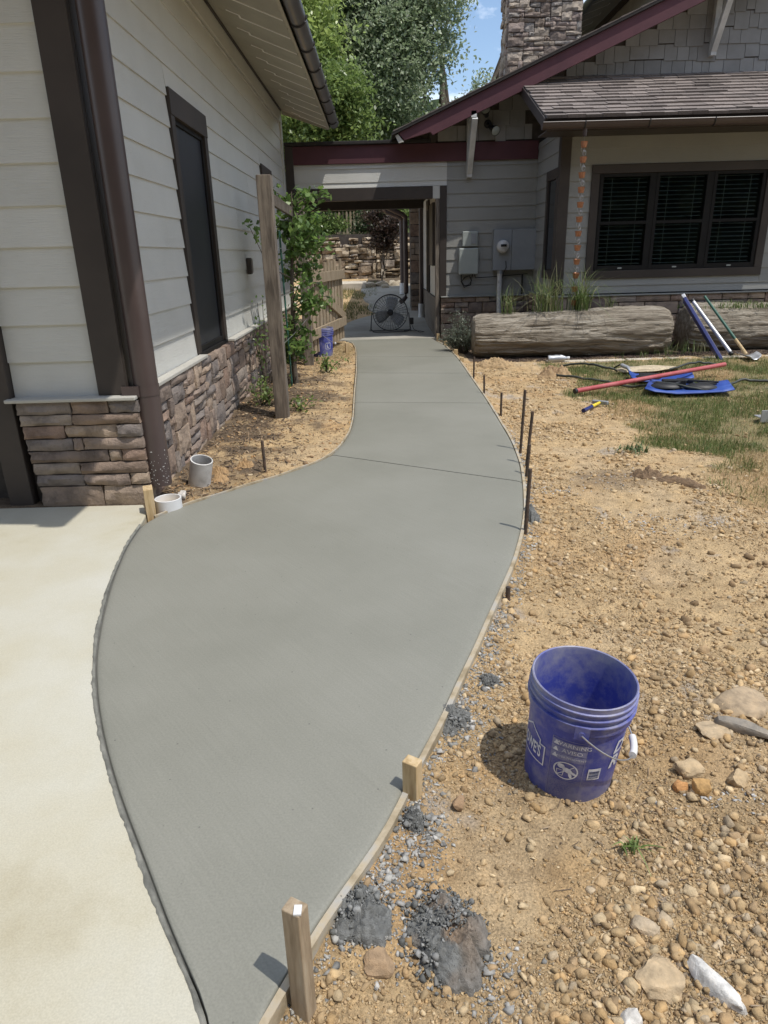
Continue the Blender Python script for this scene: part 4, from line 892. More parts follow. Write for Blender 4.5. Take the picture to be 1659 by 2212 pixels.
tree('deciduous_tree', 'thin crowned tree with open twigs beside the chimney', 'tree', (6.0,36,2.6), 12, lobes(5.0,36,6.2,1.9,2.0,3.4,14,3,.30), 9500, .17, 'dull', 3, .22, .36, GRP)
tree('deciduous_tree', 'mid green tree low over the breezeway roof between the bright tree and the dull tree', 'tree', (-2.4,30.5,2.0), 8, lobes(-2.2,30.5,6.0,2.4,2,2.6,12,4,.42), 22000, .18, 'mid', 4, .2, .36, GRP)
tree('deciduous_tree', 'dark shaded tree behind the bright tree and the dull tree', 'tree', (-1.6,42,3), 21, lobes(-2.0,42,11,4.6,3,8,18,5,.42), 18000, .42, 'mid', 5, .35, .6, GRP)
tree('deciduous_tree', 'dark low tree behind the dull tree near the chimney', 'tree', (3.6,41,3), 11, lobes(2.8,41,5.8,2.8,2.5,2.8,12,6,.42), 11000, .36, 'mid', 6, .3, .5, GRP)
def woods():
    g = np.random.RandomState(77); n = 26000; P = np.c_[g.uniform(-26,22,n), g.uniform(46,52,n), 0*np.ones(n)]
    top = 6.0+3.0*fbm(P[:,0]*1.0, P[:,1]*0+3, 5, 3)+np.where(P[:,0] < -1, 7, 0); P[:,2] = 2.5+g.uniform(0,1,n)**.8*top
    V, F, c = leaf_cards(P, .9, g, LEAFCOL['dark']); tag(obj('far_woods', npmesh('far_woods', V, F, c), M['leaf']), kind='stuff')
woods()
def woods_behind():  # unseen woods behind the camera, raised tall to keep sky light off the fronts
    g = np.random.RandomState(78); n = 34000; x = g.uniform(-34,30,n); P = np.c_[x, g.uniform(-24,-17,n), np.zeros(n)]
    P[:,2] = g.uniform(0,1,n)*(15+4*fbm(x, x*0+9, 6, 3)); V, F, c = leaf_cards(P, 1.8, g, [(.05,.08,.035),(.065,.10,.045)])
    tag(obj('far_woods', npmesh('far_woods', V, F, c), M['leaf']), kind='stuff')
woods_behind()

# ------------------------------------------------------------------ garden beyond the breezeway
rw = thing('retaining_wall', 'dry stacked tan fieldstone retaining wall seen through the breezeway', 'wall', (-1, 28.2, .7))
obj('backing', MB().box(-5, 3.4, 28.35, 28.6, .3, 2.35), M['mortar'], rw)
for (u, v, wd, h) in ashlar(6.2, 1.72, .17, .115, 51, 4, 3, .4):
    if len(rw.children) < 295 and v+h < 1.72: inst('stone', rnd.choice(STONES['back']), rw, (-3.9+u, 28.02+rnd.uniform(-.06,.10)+v*.05, .62+v), (0,R(rnd.uniform(-4,4)),R(rnd.uniform(-6,6))), (wd-.01, .32, h-.01))
def ico(sub):
    b = bmesh.new(); bmesh.ops.create_icosphere(b, subdivisions=sub, radius=1); b.verts.ensure_lookup_table()
    V = np.array([v.co[:] for v in b.verts]); F = np.array([[v.index for v in f.verts] for f in b.faces]); b.free(); return V, F
I1, I2, I3 = ico(1), ico(2), ico(3)
def rock_mesh(name, size, seed, col, sub=3, amp=.28, flat=1.0, cuts=7):
    V = (I3 if sub == 3 else I2)[0].copy(); F = (I3 if sub == 3 else I2)[1]; g = np.random.RandomState(seed)
    V = np.sign(V)*np.abs(V)**.72; V /= np.abs(V).max()
    for _ in range(cuts):       # planar facets
        d = g.normal(size=3); d /= np.linalg.norm(d); k = g.uniform(.55,.85); t = V @ d; V -= np.where(t > k, t-k, 0)[:,None]*d*.85
    nz = np.array([mnoise.fractal(Vector(p*1.6)+Vector((seed*3.1,0,0)), .8, 2.1, 4) for p in V]); nz2 = np.array([mnoise.fractal(Vector(p*5.5)+Vector((seed,9,0)), .8, 2.1, 3) for p in V])
    V = V*(1+amp*.55*nz+amp*.22*nz2)[:,None]*np.array(size)/2
    c = np.array(col)*(1+.22*nz2+.12*nz)[:,None]
    return npmesh(name, V, F, np.clip(c,.01,.9))
def lump_mesh(name, size, seed, col):
    """crumbly mound of wet cement: a rough height field over an uneven outline, closed below"""
    nr_, na = 34, 84; V = []; Cc = []; o = seed*3.7; lim = max(size[0], size[1])
    for i in range(nr_+1):
        for k in range(na):
            a = 2*math.pi*k/na; u = i/nr_; ca, sa = math.cos(a), math.sin(a)
            rim = 1+.30*mnoise.noise(Vector((ca*1.0+o, sa*1.0, 0)))+.20*mnoise.noise(Vector((ca*2.2, sa*2.2+o, 5)))+.12*mnoise.noise(Vector((ca*5+o, sa*5, 2)))+.08*mnoise.noise(Vector((ca*9+o, sa*9, 2)))
            x, y = ca*u*rim*size[0]/2, sa*u*rim*size[1]/2; p = Vector((x/lim, y/lim, seed))
            big = mnoise.noise(p*4.5+Vector((o,0,0))); mid = mnoise.noise(p*13+Vector((0,o,0))); fin = mnoise.noise(p*34); vf = mnoise.noise(p*75)
            dome = max(0, 1-u**2.4); z = size[2]*(dome*(.58+.50*big+.24*mid)+(.11*fin+.06*vf)*min(1, dome*3+.25))-.004*(1-dome)
            V.append((x+.010*lim*fin*u, y+.010*lim*mid*u, z-.02*(u > .97))); t = .5+.5*mid+.35*fin
            kb = max(0, min(.85, (mnoise.noise(p*3.2+Vector((7,o,1)))+.05)*3.2))*(size[0] > .18)*max(0, 1-u*.9); Cc.append(np.array(col)*(.72+.55*max(0,min(1,t)))*(1-kb)+np.array((.30,.20,.12))*kb)
    F = [(i*na+k, i*na+(k+1) % na, (i+1)*na+(k+1) % na, (i+1)*na+k) for i in range(nr_) for k in range(na)]
    return npmesh(name, V, F, np.array(Cc))
def rock(name, label, cat, x, y, size, rz, col, seed, sink=.3, group=None, tilt=(0,0), m='rock', z=None, amp=.28, sub=3):
    lp = m == 'wet' or name == 'clod'
    me = lump_mesh(name, (size[0]*1.15, size[1]*1.15, size[2]), seed, col) if lp else rock_mesh(name, size, seed, col, sub=sub, amp=amp); o = obj(name, me, M[m], sm=32 if not lp else 60)
    o.location = (x, y, (float(gz(x,y)) if z is None else z)+(size[2]*(.5-sink) if not lp else .002)); o.rotation_euler = (R(tilt[0]),R(tilt[1]),R(rz)); return tag(o, label, cat, group)
bl = 'boulders edging the far flower bed'
for k, (x, y, s, nm) in enumerate(((.05,24.9,(.62,.4,.32),'long tan edging boulder nearest the far end of the passage floor'),(.48,25.0,(.5,.4,.30),'tan edging boulder between the long one and the farthest downspout'),(-.38,24.7,(.5,.4,.26),'pale rounded edging boulder at the left end of the far row'),(.15,24.4,(.34,.3,.2),'small edging stone in front of the long boulder'),(.68,25.3,(.36,.3,.24),'squat edging stone tight against the farthest downspout'))):
    rock('boulder', nm, 'boulder', x, y, s, 10*k, (.42,.36,.27), 60+k, .15, bl, sub=2)
b = MB()
for k in range(5): b.box(-3.6+k*.55, -3.1+k*.55+.42*(k == 4), 24.6+.2*math.sin(k), 26.6, .40, .585+.03*k)
tag(obj('far_patio', b, M['flag'], bevel=.02), kind='structure')
# picket fence on the bank
pf = thing('picket_fence', 'dark picket fence on the bank above the fieldstone wall', 'fence', (-1.5,33.2,2.6))
pk = MB(); pk.prism([(-.045,0),(.045,0),(.045,1.05),(0,1.12),(-.045,1.05)], 'y', -.012, .012); pk = pk.mesh('picket'); pk.materials.append(M['fence'])
for k in range(30): inst('picket', pk, pf, (-4.2+k*.165, 33.2, 2.25+.004*k))
b = MB(); b.box(-4.3,.8,33.213,33.26,2.5,2.58); b.box(-4.3,.8,33.213,33.26,3.0,3.08); obj('rail', b, M['fence'], pf)
for k, (x, y, z, rx, rz_, key, nm) in enumerate(((-.35,30.4,2.3,.75,.9,'dark','dark rounded shrub on the bank above the fieldstone wall'),(-2.0,30.0,2.2,.8,.55,'mid','low bright shrub on the bank left of the dark one'),(.9,30.6,2.3,.8,.8,'mid','green shrub on the bank behind the maple'),(-3.3,30.6,2.2,.9,1.1,'dark','tall dark shrub at the left end of the bank'))):
    tree('shrub', nm, 'shrub', (x,y,z-.2), 1.0, lobes(x,y,z+rz_*.7,rx,rx*.8,rz_,8,90+k,.5), 3600, .11, key, 90+k, .04, .14, 'shrubs on the bank')
tree('maple_tree', 'small dusky leaved maple on a thin stem before the fieldstone wall', 'tree', (.10,26.2,.62), 1.9, lobes(.12,26.2,2.45,.85,.7,.75,12,97,.42), 6500, .10, 'maple', 97, .035, .14)

# ------------------------------------------------------------------ planting bed on the left
def gzf(x, y): return float(gz(x, y))
tr = thing('trellis', 'weathered post and rail trellis with wires along the planting bed', 'trellis', (-1.08,7.2,0))
b = MB(); b.box(-1.15,-1.01,7.20,7.34,-.3,2.335); obj('post', b, M['grey_wood'], tr, bevel=.006)
b = MB(); b.box(-1.20,-1.07,10.83,10.96,-.3,2.32); obj('post', b, M['grey_wood'], tr, bevel=.006)
b = MB(); b.beam((-1.05,7.345,2.14),(-1.10,11.0,2.10),.035,.11); obj('rail', b, M['bark'], tr, bevel=.004)
for z in (.7,1.2,1.7):
    b = MB(); b.tube([(-1.08,7.34,z),(-1.11,9.1,z-.02),(-1.13,10.83,z)], .004, 5); obj('wire', b, M['wire'], tr)
def apple():
    t = thing('espalier_tree', 'young leafy fruit tree trained up between the two trellis posts', 'tree', (-1.17,9.3,0)); g = np.random.RandomState(5); q = random.Random(9)
    b = MB(); pts = [(-1.17,9.3,-.05),(-1.18,9.3,.35),(-1.15,9.31,.8),(-1.13,9.3,1.3),(-1.09,9.3,1.8),(-1.06,9.3,2.35)]; b.tube(pts, [.042,.036,.030,.024,.016,.008], 10)
    tips = []
    for k in range(44):
        z = .25+2.10*q.random()**.72; x0 = np.interp(z,[0,2.2],[-1.17,-1.08]); a = q.uniform(0,6.28); ln = q.uniform(.2,.50)*(1 if z > .8 else .6)
        dx, dy = math.cos(a)*ln*.8+(.12 if z > .9 else 0), math.sin(a)*ln*1.2; e = (x0+dx, 9.3+dy, z+q.uniform(.0,.28)); m = ((x0+e[0])/2, (9.3+e[1])/2, (z+e[2])/2+.04)
        b.tube([(x0,9.3,z), m, e], [.009,.006,.003], 5); tips.append(((x0,9.3,z),m,e))
    e = (-1.50,8.6,1.96); tips.append(((-1.13,9.2,1.35),(-1.35,8.85,1.5),e)); b.tube(tips[-1], [.009,.006,.003], 5)
    obj('trunk', b, M['bark'], t, sm=50)
    P = []
    for s_ in tips:
        for j in range(44):
            u = q.uniform(.25,1.05); p = np.array(s_[1])*(1-abs(2*u-1)) if False else (np.array(s_[0])*(1-u)+np.array(s_[2])*u if u < .9 else np.array(s_[2])); P.append(p+g.normal(size=3)*.055)
    P = np.array(P); V, F, c = leaf_cards(P, .088, g, LEAFCOL['rose'], .62, .15, .6); obj('crown', npmesh('crown', V, F, c), M['leaf'], t)
    b = MB(); b.tube([(-1.20,9.12,-.1),(-1.22,9.12,1.9)], .012, 8); obj('stake', b, M['green'], t)
apple()
def small_plant(label, x, y, h, n, seed, key='rose', size=.05, spread=.14, group='young plants in the bed'):
    t = thing('young_shrub', label, 'shrub', (x,y,gzf(x,y)), group); g = np.random.RandomState(seed); b = MB(); P = []
    for k in range(6):
        e = Vector((x+g.normal()*spread, y+g.normal()*spread, gzf(x,y)+h*g.uniform(.6,1))); b.tube([(x,y,gzf(x,y)-.03), (x*.5+e.x*.5, y*.5+e.y*.5, e.z*.55), e], [.008,.006,.003], 5)
        for j in range(n//6): u = g.uniform(.35,1.05); P.append(np.array((x,y,gzf(x,y)))*(1-u)+np.array(e)*u+g.normal(size=3)*.045)
    obj('stem', b, M['bark'], t); V, F, c = leaf_cards(np.array(P), size, g, LEAFCOL[key], .6, .1, .4); obj('foliage', npmesh('foliage', V, F, c), M['leaf'], t)
small_plant('leggy young shrub against the stone skirt behind the near trellis post', -1.45, 8.6, 1.15, 130, 3)
small_plant('low weedy shrub at the foot of the stone skirt by the near trellis post', -1.40, 7.8, .28, 240, 4, 'mid', .05, .16)
small_plant('low weedy clump beside the far trellis post', -.82, 10.3, .22, 200, 6, 'mid', .05, .16)
small_plant('small weed clump at the bottom of the near trellis post', -.92, 7.6, .16, 120, 8, 'mid', .045, .10)
# gate
gt = thing('gate', 'open weathered picket gate with a diagonal brace beside the far bucket', 'gate', (-1.12,11.2,0))
A, Bp = Vector((-1.12,11.15,0)), Vector((-.70,13.75,0)); d = (Bp-A); gl_ = d.length; d.normalize(); nrm = Vector((d.y,-d.x,0))
def gpt(s, z, o=0): p = A+d*s+nrm*o; return (p.x, p.y, z)
for k in range(11):
    s = .10+k*(gl_-.2)/10; b = MB(); b.beam(gpt(s,.10,-.02), gpt(s,1.40+rnd.uniform(-.02,.16),-.02), .022, .155, d); obj('slat', b, M['fence'], gt, bevel=.003)
for z in (.42,1.27):
    b = MB(); b.beam(gpt(0,z,.02), gpt(gl_,z,.02), .04, .16); obj('rail', b, M['fence'], gt, bevel=.004)
b = MB(); b.beam(gpt(.75,1.02,.018), gpt(gl_-.05,.50,.018), .036, .14); obj('brace', b, M['fence'], gt, bevel=.004)
# pipes near the downspout
def ring_pipe(name, label, loc, r, h, tilt, m):
    t = thing(name, label, 'pipe', loc); Mx = Matrix.Translation(loc) @ Matrix.Rotation(R(tilt[1]),4,'Y') @ Matrix.Rotation(R(tilt[0]),4,'X')
    b = MB(); b.lathe([(r,-.12),(r,h),(r-.008,h+.002),(r-.010,h),(r-.010,-.10)], 30, Mx); obj('pipe_wall', b, m, t, sm=40)
    b = MB(); b.lathe([(0,-.0),(r-.012,-.0)], 20, Mx @ Matrix.Translation((0,0,h-.05 if h < .1 else h-.22))); obj('soil_fill', b, M['mortar'] if h > .1 else M['stake'], t)
ring_pipe('drain_pipe', 'grey dusty drain pipe stub leaning in the bed by the stone skirt', (-1.415,4.97,-.01), .083, .22, (10,14), M['pvcd'])
ring_pipe('pipe_ring', 'short white pipe collar full of dirt under the downspout', (-1.50,4.47,-.03), .090, .095, (0,0), M['pvc'])
# wooden stakes and form boards
def strip(name, label, pts, th, z0, z1, m, side, cat='form board'):
    q = smooth_pl(pts, 140, 2); tn = np.gradient(q, axis=0); tn /= np.hypot(tn[:,0],tn[:,1])[:,None]; nr_ = np.c_[tn[:,1],-tn[:,0]]*side
    V = []
    for i in range(len(q)):
        a, c = q[i]+nr_[i]*.003, q[i]+nr_[i]*(th+.003); wv = .002*math.sin(i*.9)+.003*mnoise.noise(Vector((i*.21,0,z1)))
        V += [(a[0],a[1],z0),(c[0],c[1],z0),(c[0],c[1],z1+wv),(a[0],a[1],z1+wv)]
    F = [(4*i+k, 4*i+(k+1) % 4, 4*i+4+(k+1) % 4, 4*i+4+k) for i in range(len(q)-1) for k in range(4)]+[(0,1,2,3), tuple(4*(len(q)-1)+k for k in range(4))]
    b = MB(); b.add(V, F); return tag(obj(name, b, m, sm=40), label, cat, 'bent form boards round the fresh concrete')
def slurry():
    n = 260; q = resample(DRIVE[1:59], n); tn = np.gradient(q, axis=0); tn /= np.hypot(tn[:,0],tn[:,1])[:,None]; V = []
    for i in range(n):
        w_ = .010+.012*mnoise.noise(Vector((i*.045,3,0)))+.007*mnoise.noise(Vector((i*.31,7,0)))+.004*mnoise.noise(Vector((i*.93,1,0))); e = np.array((tn[i,1],-tn[i,0]))
        for u, z in ((-.006,-.004),(.0,.0035+.002*mnoise.noise(Vector((i*.4,1,5)))),(.5,.003+.002*mnoise.noise(Vector((i*.5,9,2)))),(1,-.003)): p = q[i]+e*(max(.004,w_)*u if u > 0 else u); V.append((p[0],p[1],z))
    b = MB(); b.add(V, [(4*i+k,4*i+k+1,4*i+5+k,4*i+4+k) for i in range(n-1) for k in range(3)]); tag(obj('cement_slurry', b, M['slur'], sm=60), kind='stuff')
slurry()
strip('form_board', 'long bent form board along the right edge of the fresh walkway', RIGHT[1:-1], .020, -.14, -.002, M['form'], -1)
strip('form_board', 'bent form board on the left edge of the fresh walkway beside the planting bed', LEFT[1:15], .014, -.12, .004, M['form'], 1)
def stake(label, x, y, z1, wx, wy, rz, m='stake', z0=-.25, group='wooden stakes holding the form boards', tip=False):
    b = MB(); Mx = Matrix.Translation((x,y,0)) @ Matrix.Rotation(R(rz),4,'Z'); b.box(-wx/2,wx/2,-wy/2,wy/2,z0,z1,Mx)
    o = obj('wooden_stake', b, M[m], bevel=.003); return tag(o, label, 'stake', group)
stake('tall brown stake nearest the camera, smeared with cement', -.222, 1.10, .272, .046, .038, -28, 'fence')
stake('pale square stake between the near bucket and the fresh concrete', .062, 1.735, .115, .052, .040, -32)
stake('squared pine stake beside the white pipe collar at the stone corner', -1.595, 4.375, .175, .062, .11, 20)
stake('small stake on the left edge of the walkway by the gate', -.60, 12.25, .17, .07, .10, 10)
for k, (x, y, z) in enumerate(((1.13,13.95,.10),(1.19,13.03,.06),(1.255,11.8,.065),(1.262,10.96,.05))):
    stake(('small stub stake beside the breezeway stone skirt, farthest of the row','small stub stake second from the breezeway','small stub stake third from the breezeway','small stub stake closest to the first rebar pin')[k], x, y, z, .06, .05, 5)
lump = tag(obj('cement_smear', MB().box(-.222,-.205,1.076,1.10,.272,.277), M['pvc']), 'white smear of dried cement on top of the nearest stake', 'cement')
RB = 'rebar pins along the form boards'
for k, (x, y, tx, z) in enumerate(((.847,3.89,.863,.387),(1.075,5.02,1.10,.228),(1.125,5.28,1.167,.42),(1.165,5.70,1.188,.511),(1.248,7.16,1.246,.211),(1.236,8.27,1.223,.21),(1.251,9.45,1.256,.264),(-.955,5.27,-.962,.245),(.60,3.06,.60,.035))):
    b = MB(); n = 40; P = [(x+(tx-x)*i/n, y, -.25+(z+.25)*i/n) for i in range(n+1)]; b.tube(P, [.0115+(.0016 if i % 2 else 0) for i in range(n+1)], 9)
    lb = ('nearest tall rebar pin on the right edge','shorter rebar pin tight behind the nearest tall one','second tall rebar pin on the right edge','tallest rebar pin on the right edge','short rebar pin just past the tallest one','short rebar pin level with the far concrete joint','short rebar pin beside the planter log end','lone rebar pin on the left edge by the planting bed','rebar stub cut low beside the form board nearest the camera')[k]
    tag(obj('rebar_pin', b, M['steel'], sm=40), lb, 'rebar', RB)

# ------------------------------------------------------------------ buckets
def text_geo(body, size, shear=0, ext=0):
    cu = bpy.data.curves.new('txt', 'FONT'); cu.body = body; cu.size = size; cu.shear = shear; cu.align_x = 'CENTER'; cu.align_y = 'CENTER'; cu.resolution_u = 3; cu.offset = ext
    o = bpy.data.objects.new('txt', cu); C.objects.link(o); dg = bpy.context.evaluated_depsgraph_get(); me = o.evaluated_get(dg).to_mesh()
    V = [v.co[:] for v in me.vertices]; F = [tuple(p.vertices) for p in me.polygons]; bpy.data.objects.remove(o); bpy.data.curves.remove(cu); return V, F
BR0, BR1, BHT = .1305, .1475, .365
def brad(z): return BR0+(BR1-BR0)*z/BHT
def wrap(items, off=.0012, k=1.0, u=0.0):
    """flat print (u along the wall in metres, v height) bent round the bucket wall"""
    b = bmesh.new()
    for V, F, u0, v0 in items:
        vs = [b.verts.new(((p[0]+u0)*k+u, .135+(p[1]+v0-.135)*(1+(k-1)*.3), 0)) for p in V]
        for f in F:
            try: b.faces.new([vs[i] for i in f])
            except ValueError: pass
    xs = [v.co.x for v in b.verts]; x = min(xs)
    while x < max(xs):
        bmesh.ops.bisect_plane(b, geom=b.verts[:]+b.edges[:]+b.faces[:], plane_co=(x,0,0), plane_no=(1,0,0)); x += .008
    for v in b.verts:
        u, z = v.co.x, v.co.y; r = brad(z)+off; a = u/.139; v.co = (r*math.sin(a), -r*math.cos(a), z)
    m = bpy.data.meshes.new('print'); b.to_mesh(m); b.free(); return m
def rect(x0, x1, y0, y1): return [(x0,y0),(x1,y0),(x1,y1),(x0,y1)], [(0,1,2,3)]
def outline(pts, w_):
    V = []; F = []; n = len(pts)
    for i in range(n):
        a, c = Vector((*pts[i],0)), Vector((*pts[(i+1) % n],0)); dd = (c-a).normalized(); nn = Vector((-dd.y,dd.x,0))*w_/2; e = dd*w_/2; k = len(V)
        V += [(a-e-nn)[:2], (c+e-nn)[:2], (c+e+nn)[:2], (a-e+nn)[:2]]; F.append((k,k+1,k+2,k+3))
    return V, F
def fix(VF): return [(p[0],p[1]) for p in VF[0]], VF[1]
def make_bucket(label, loc, full=True):
    t = thing('bucket', label, 'bucket', loc, 'blue plastic buckets')
    prof = [(0,.006),(BR0-.006,.006),(BR0-.001,.0),(BR0,.004),(brad(.27),.27),(brad(.27)+.004,.272),(brad(.27)+.0075,.275),(brad(.30)+.0075,.302),(brad(.302)+.012,.304),(brad(.302)+.012,.308),(brad(.31)+.003,.310),(brad(.325)+.003,.324),(brad(.325)+.010,.326),(brad(.325)+.010,.330),(brad(.33)+.003,.332),
            (brad(.345)+.003,.344),(brad(.345)+.008,.346),(brad(.345)+.008,.350),(brad(.36)+.003,.352),(brad(.365)+.003,.362),(BR1+.004,.368),(BR1+.001,.3705),(BR1-.002,.368),(BR1-.004,.355),(BR0-.004,.012),(0,.010)]
    b = MB(); b.lathe(prof, 56); wall = obj('bucket_wall', b, M['bucket'], t, world=False, sm=38)
    for s in (1,-1):
        b = MB(); b.box(-.020,.020,-.010,.004,-.022,.022, Matrix.Rotation(math.pi*(s < 0),4,'Z') @ Matrix.Translation((0.012,-brad(.288)-.004,.288)))
        b.lathe([(0,.0),(.009,.0),(.009,.006),(0,.006)], 14, Matrix.Rotation(math.pi*(s < 0),4,'Z') @ Matrix.Translation((0.012,-brad(.288)-.010,.285)) @ Matrix.Rotation(R(90),4,'X')); obj('ear', b, M['bucket'], t, world=False, sm=40)
    b = MB(); rb = brad(.288)+.018; al = R(38); P = []
    for k in range(25):
        ph = -math.pi/2+math.pi*k/24; P.append((.012+rb*1.27*math.cos(ph)*math.cos(al), rb*math.sin(ph), .285-rb*1.27*math.cos(ph)*math.sin(al)))
    b.tube(P, .0024, 7); hd = obj('handle', b, M['wire'], t, world=False, sm=60)
    b = MB(); b.tube([Vector(p)*1.0 for p in P[10:15]], .011, 12); g_ = obj('grip', b, M['pvc'], hd, world=False, sm=60)
    it = []
    if full:
        # warning panel, facing the viewer
        it2 = []
        for V, F in (outline([(-.041,.03),(.041,.03),(.041,.235),(-.041,.235)], .0014),): it2.append((V,F,0,0))
        for yv in (.098,.165,): it2.append((*rect(-.040,.040,yv-.0006,yv+.0006),0,0))
        it.append(('panel', it2, 'print'))
        lab = []
        for yv in (.176,.1975,.219): lab.append((*rect(-.0405,.0405,yv-.0098,yv+.0098),0,0))
        m = wrap(lab, .0010, 1.2, -.012); obj('label_band', m, M['printd'], wall, world=False)
        tx = []
        for s, yv, sz in (('WARNING',.219,.0175),('AVISO',.1975,.0175),('AVERTISSEMENT',.176,.0098)):
            V, F = fix(text_geo(s, sz)); tx.append((V,F,.008,yv))
        for yv in (.219,.1975,.176): tx.append(([(-.038,yv-.007),(-.024,yv-.007),(-.031,yv+.007)], [(0,1,2)], 0, 0))
        obj('warning_text', wrap(tx, .0016, 1.2, -.012), M['print'], wall, world=False)
        # ring with slash and falling child pictogram
        pg = []; n = 30; cx, cy = 0, .131
        V = [(cx+.030*math.cos(2*math.pi*k/n), cy+.030*math.sin(2*math.pi*k/n)) for k in range(n)]+[(cx+.0265*math.cos(2*math.pi*k/n), cy+.0265*math.sin(2*math.pi*k/n)) for k in range(n)]
        pg.append((V, [(k,(k+1) % n,n+(k+1) % n,n+k) for k in range(n)], 0, 0))
        V, F = outline([(-.019,.112),(.019,.150)], .0024); pg.append((V,F[:1],0,0))
        def blob(cx, cy, rx, ry, rot=0): return [(cx+rx*math.cos(a)*math.cos(rot)-ry*math.sin(a)*math.sin(rot), cy+rx*math.cos(a)*math.sin(rot)+ry*math.sin(a)*math.cos(rot)) for a in np.linspace(0,6.283,13)[:-1]], [tuple(range(12))]
        for q in ((-.012,.144,.009,.008,0),(.004,.134,.013,.008,-.5),(.012,.119,.004,.011,.3),(.019,.126,.009,.004,-.6)): pg.append((*blob(*q),0,0))
        V, F = outline([(-.021,.130),(-.004,.130),(-.006,.112),(-.019,.112)], .0016); pg.append((V,F,0,0))
        obj('pictogram', wrap(pg, .0014, 1.2, -.012), M['print'], wall, world=False)
        fp = []; q = random.Random(2)
        for k in range(17):
            x = -.037
            while x < .034: wd = q.uniform(.004,.012); fp.append((*rect(x,min(x+wd,.037),.0925-.0036*k-.0009,.0925-.0036*k+.0007),0,0)); x += wd+.0018
        obj('fine_print', wrap(fp, .0014, 1.2, -.012), M['printd'], wall, world=False)
        bc = [(*rect(.053,.086,.108,.148),0,0)]; obj('barcode_label', wrap(bc, .0011, 1.2, -.012), M['print'], wall, world=False)
        bb_ = []; yv = .113
        while yv < .139: hh = q.choice((.0006,.0012,.002)); bb_.append((*rect(.056,.083,yv,yv+hh),0,0)); yv += hh+q.choice((.0008,.0014))
        obj('barcode_bars', wrap(bb_, .0017, 1.2, -.012), M['navy'], wall, world=False)
        D = []
        for s, yv, u in (('D',.207,.146),('R',.155,.136)):
            V, F = fix(text_geo(s, .062, .22, .002)); D.append((V,F,u,yv))
        obj('slogan', wrap(D, .0014), M['print'], wall, world=False)
        lg = []
        O = [(-.205,.110),(-.083,.110),(-.083,.178),(-.102,.178),(-.102,.192),(-.144,.222),(-.186,.192),(-.186,.178),(-.205,.178)]
        V, F = outline(O, .0045); lg.append((V,F,0,0))
        V, F = fix(text_geo("LOWE'S", .034, 0, .001)); V = [(x_*.86, y_*1.7) for x_, y_ in V]; lg.append((V,F,-.147,.148))
        obj('logo', wrap(lg, .0014), M['print'], wall, world=False)
        obj('panel_frame', wrap(it[0][1], .0013, 1.2, -.012), M['printd'], wall, world=False)
    else:
        lg = []; V, F = outline([(.045,.105),(.115,.105),(.115,.18),(.045,.18)], .006); lg.append((V,F,0,0)); V, F = fix(text_geo('L', .06, 0, .002)); lg.append((V,F,.075,.142))
        obj('logo', wrap(lg, .0014), M['print'], wall, world=False)
    return t
bk = make_bucket('large dusty blue bucket standing on the bare dirt in the foreground, tilted to the right', (.592,1.872,-.072))
bk.rotation_euler = (R(2.0), R(4.5), R(-18)); bk.scale = (1.09,1.09,1.10)
bk2 = make_bucket('blue bucket standing far off between the trellis post and the open gate', (-1.00,11.9,.0), False)
bk2.rotation_euler = (0,0,R(4)); bk2.scale = (1.28,1.28,1.28)

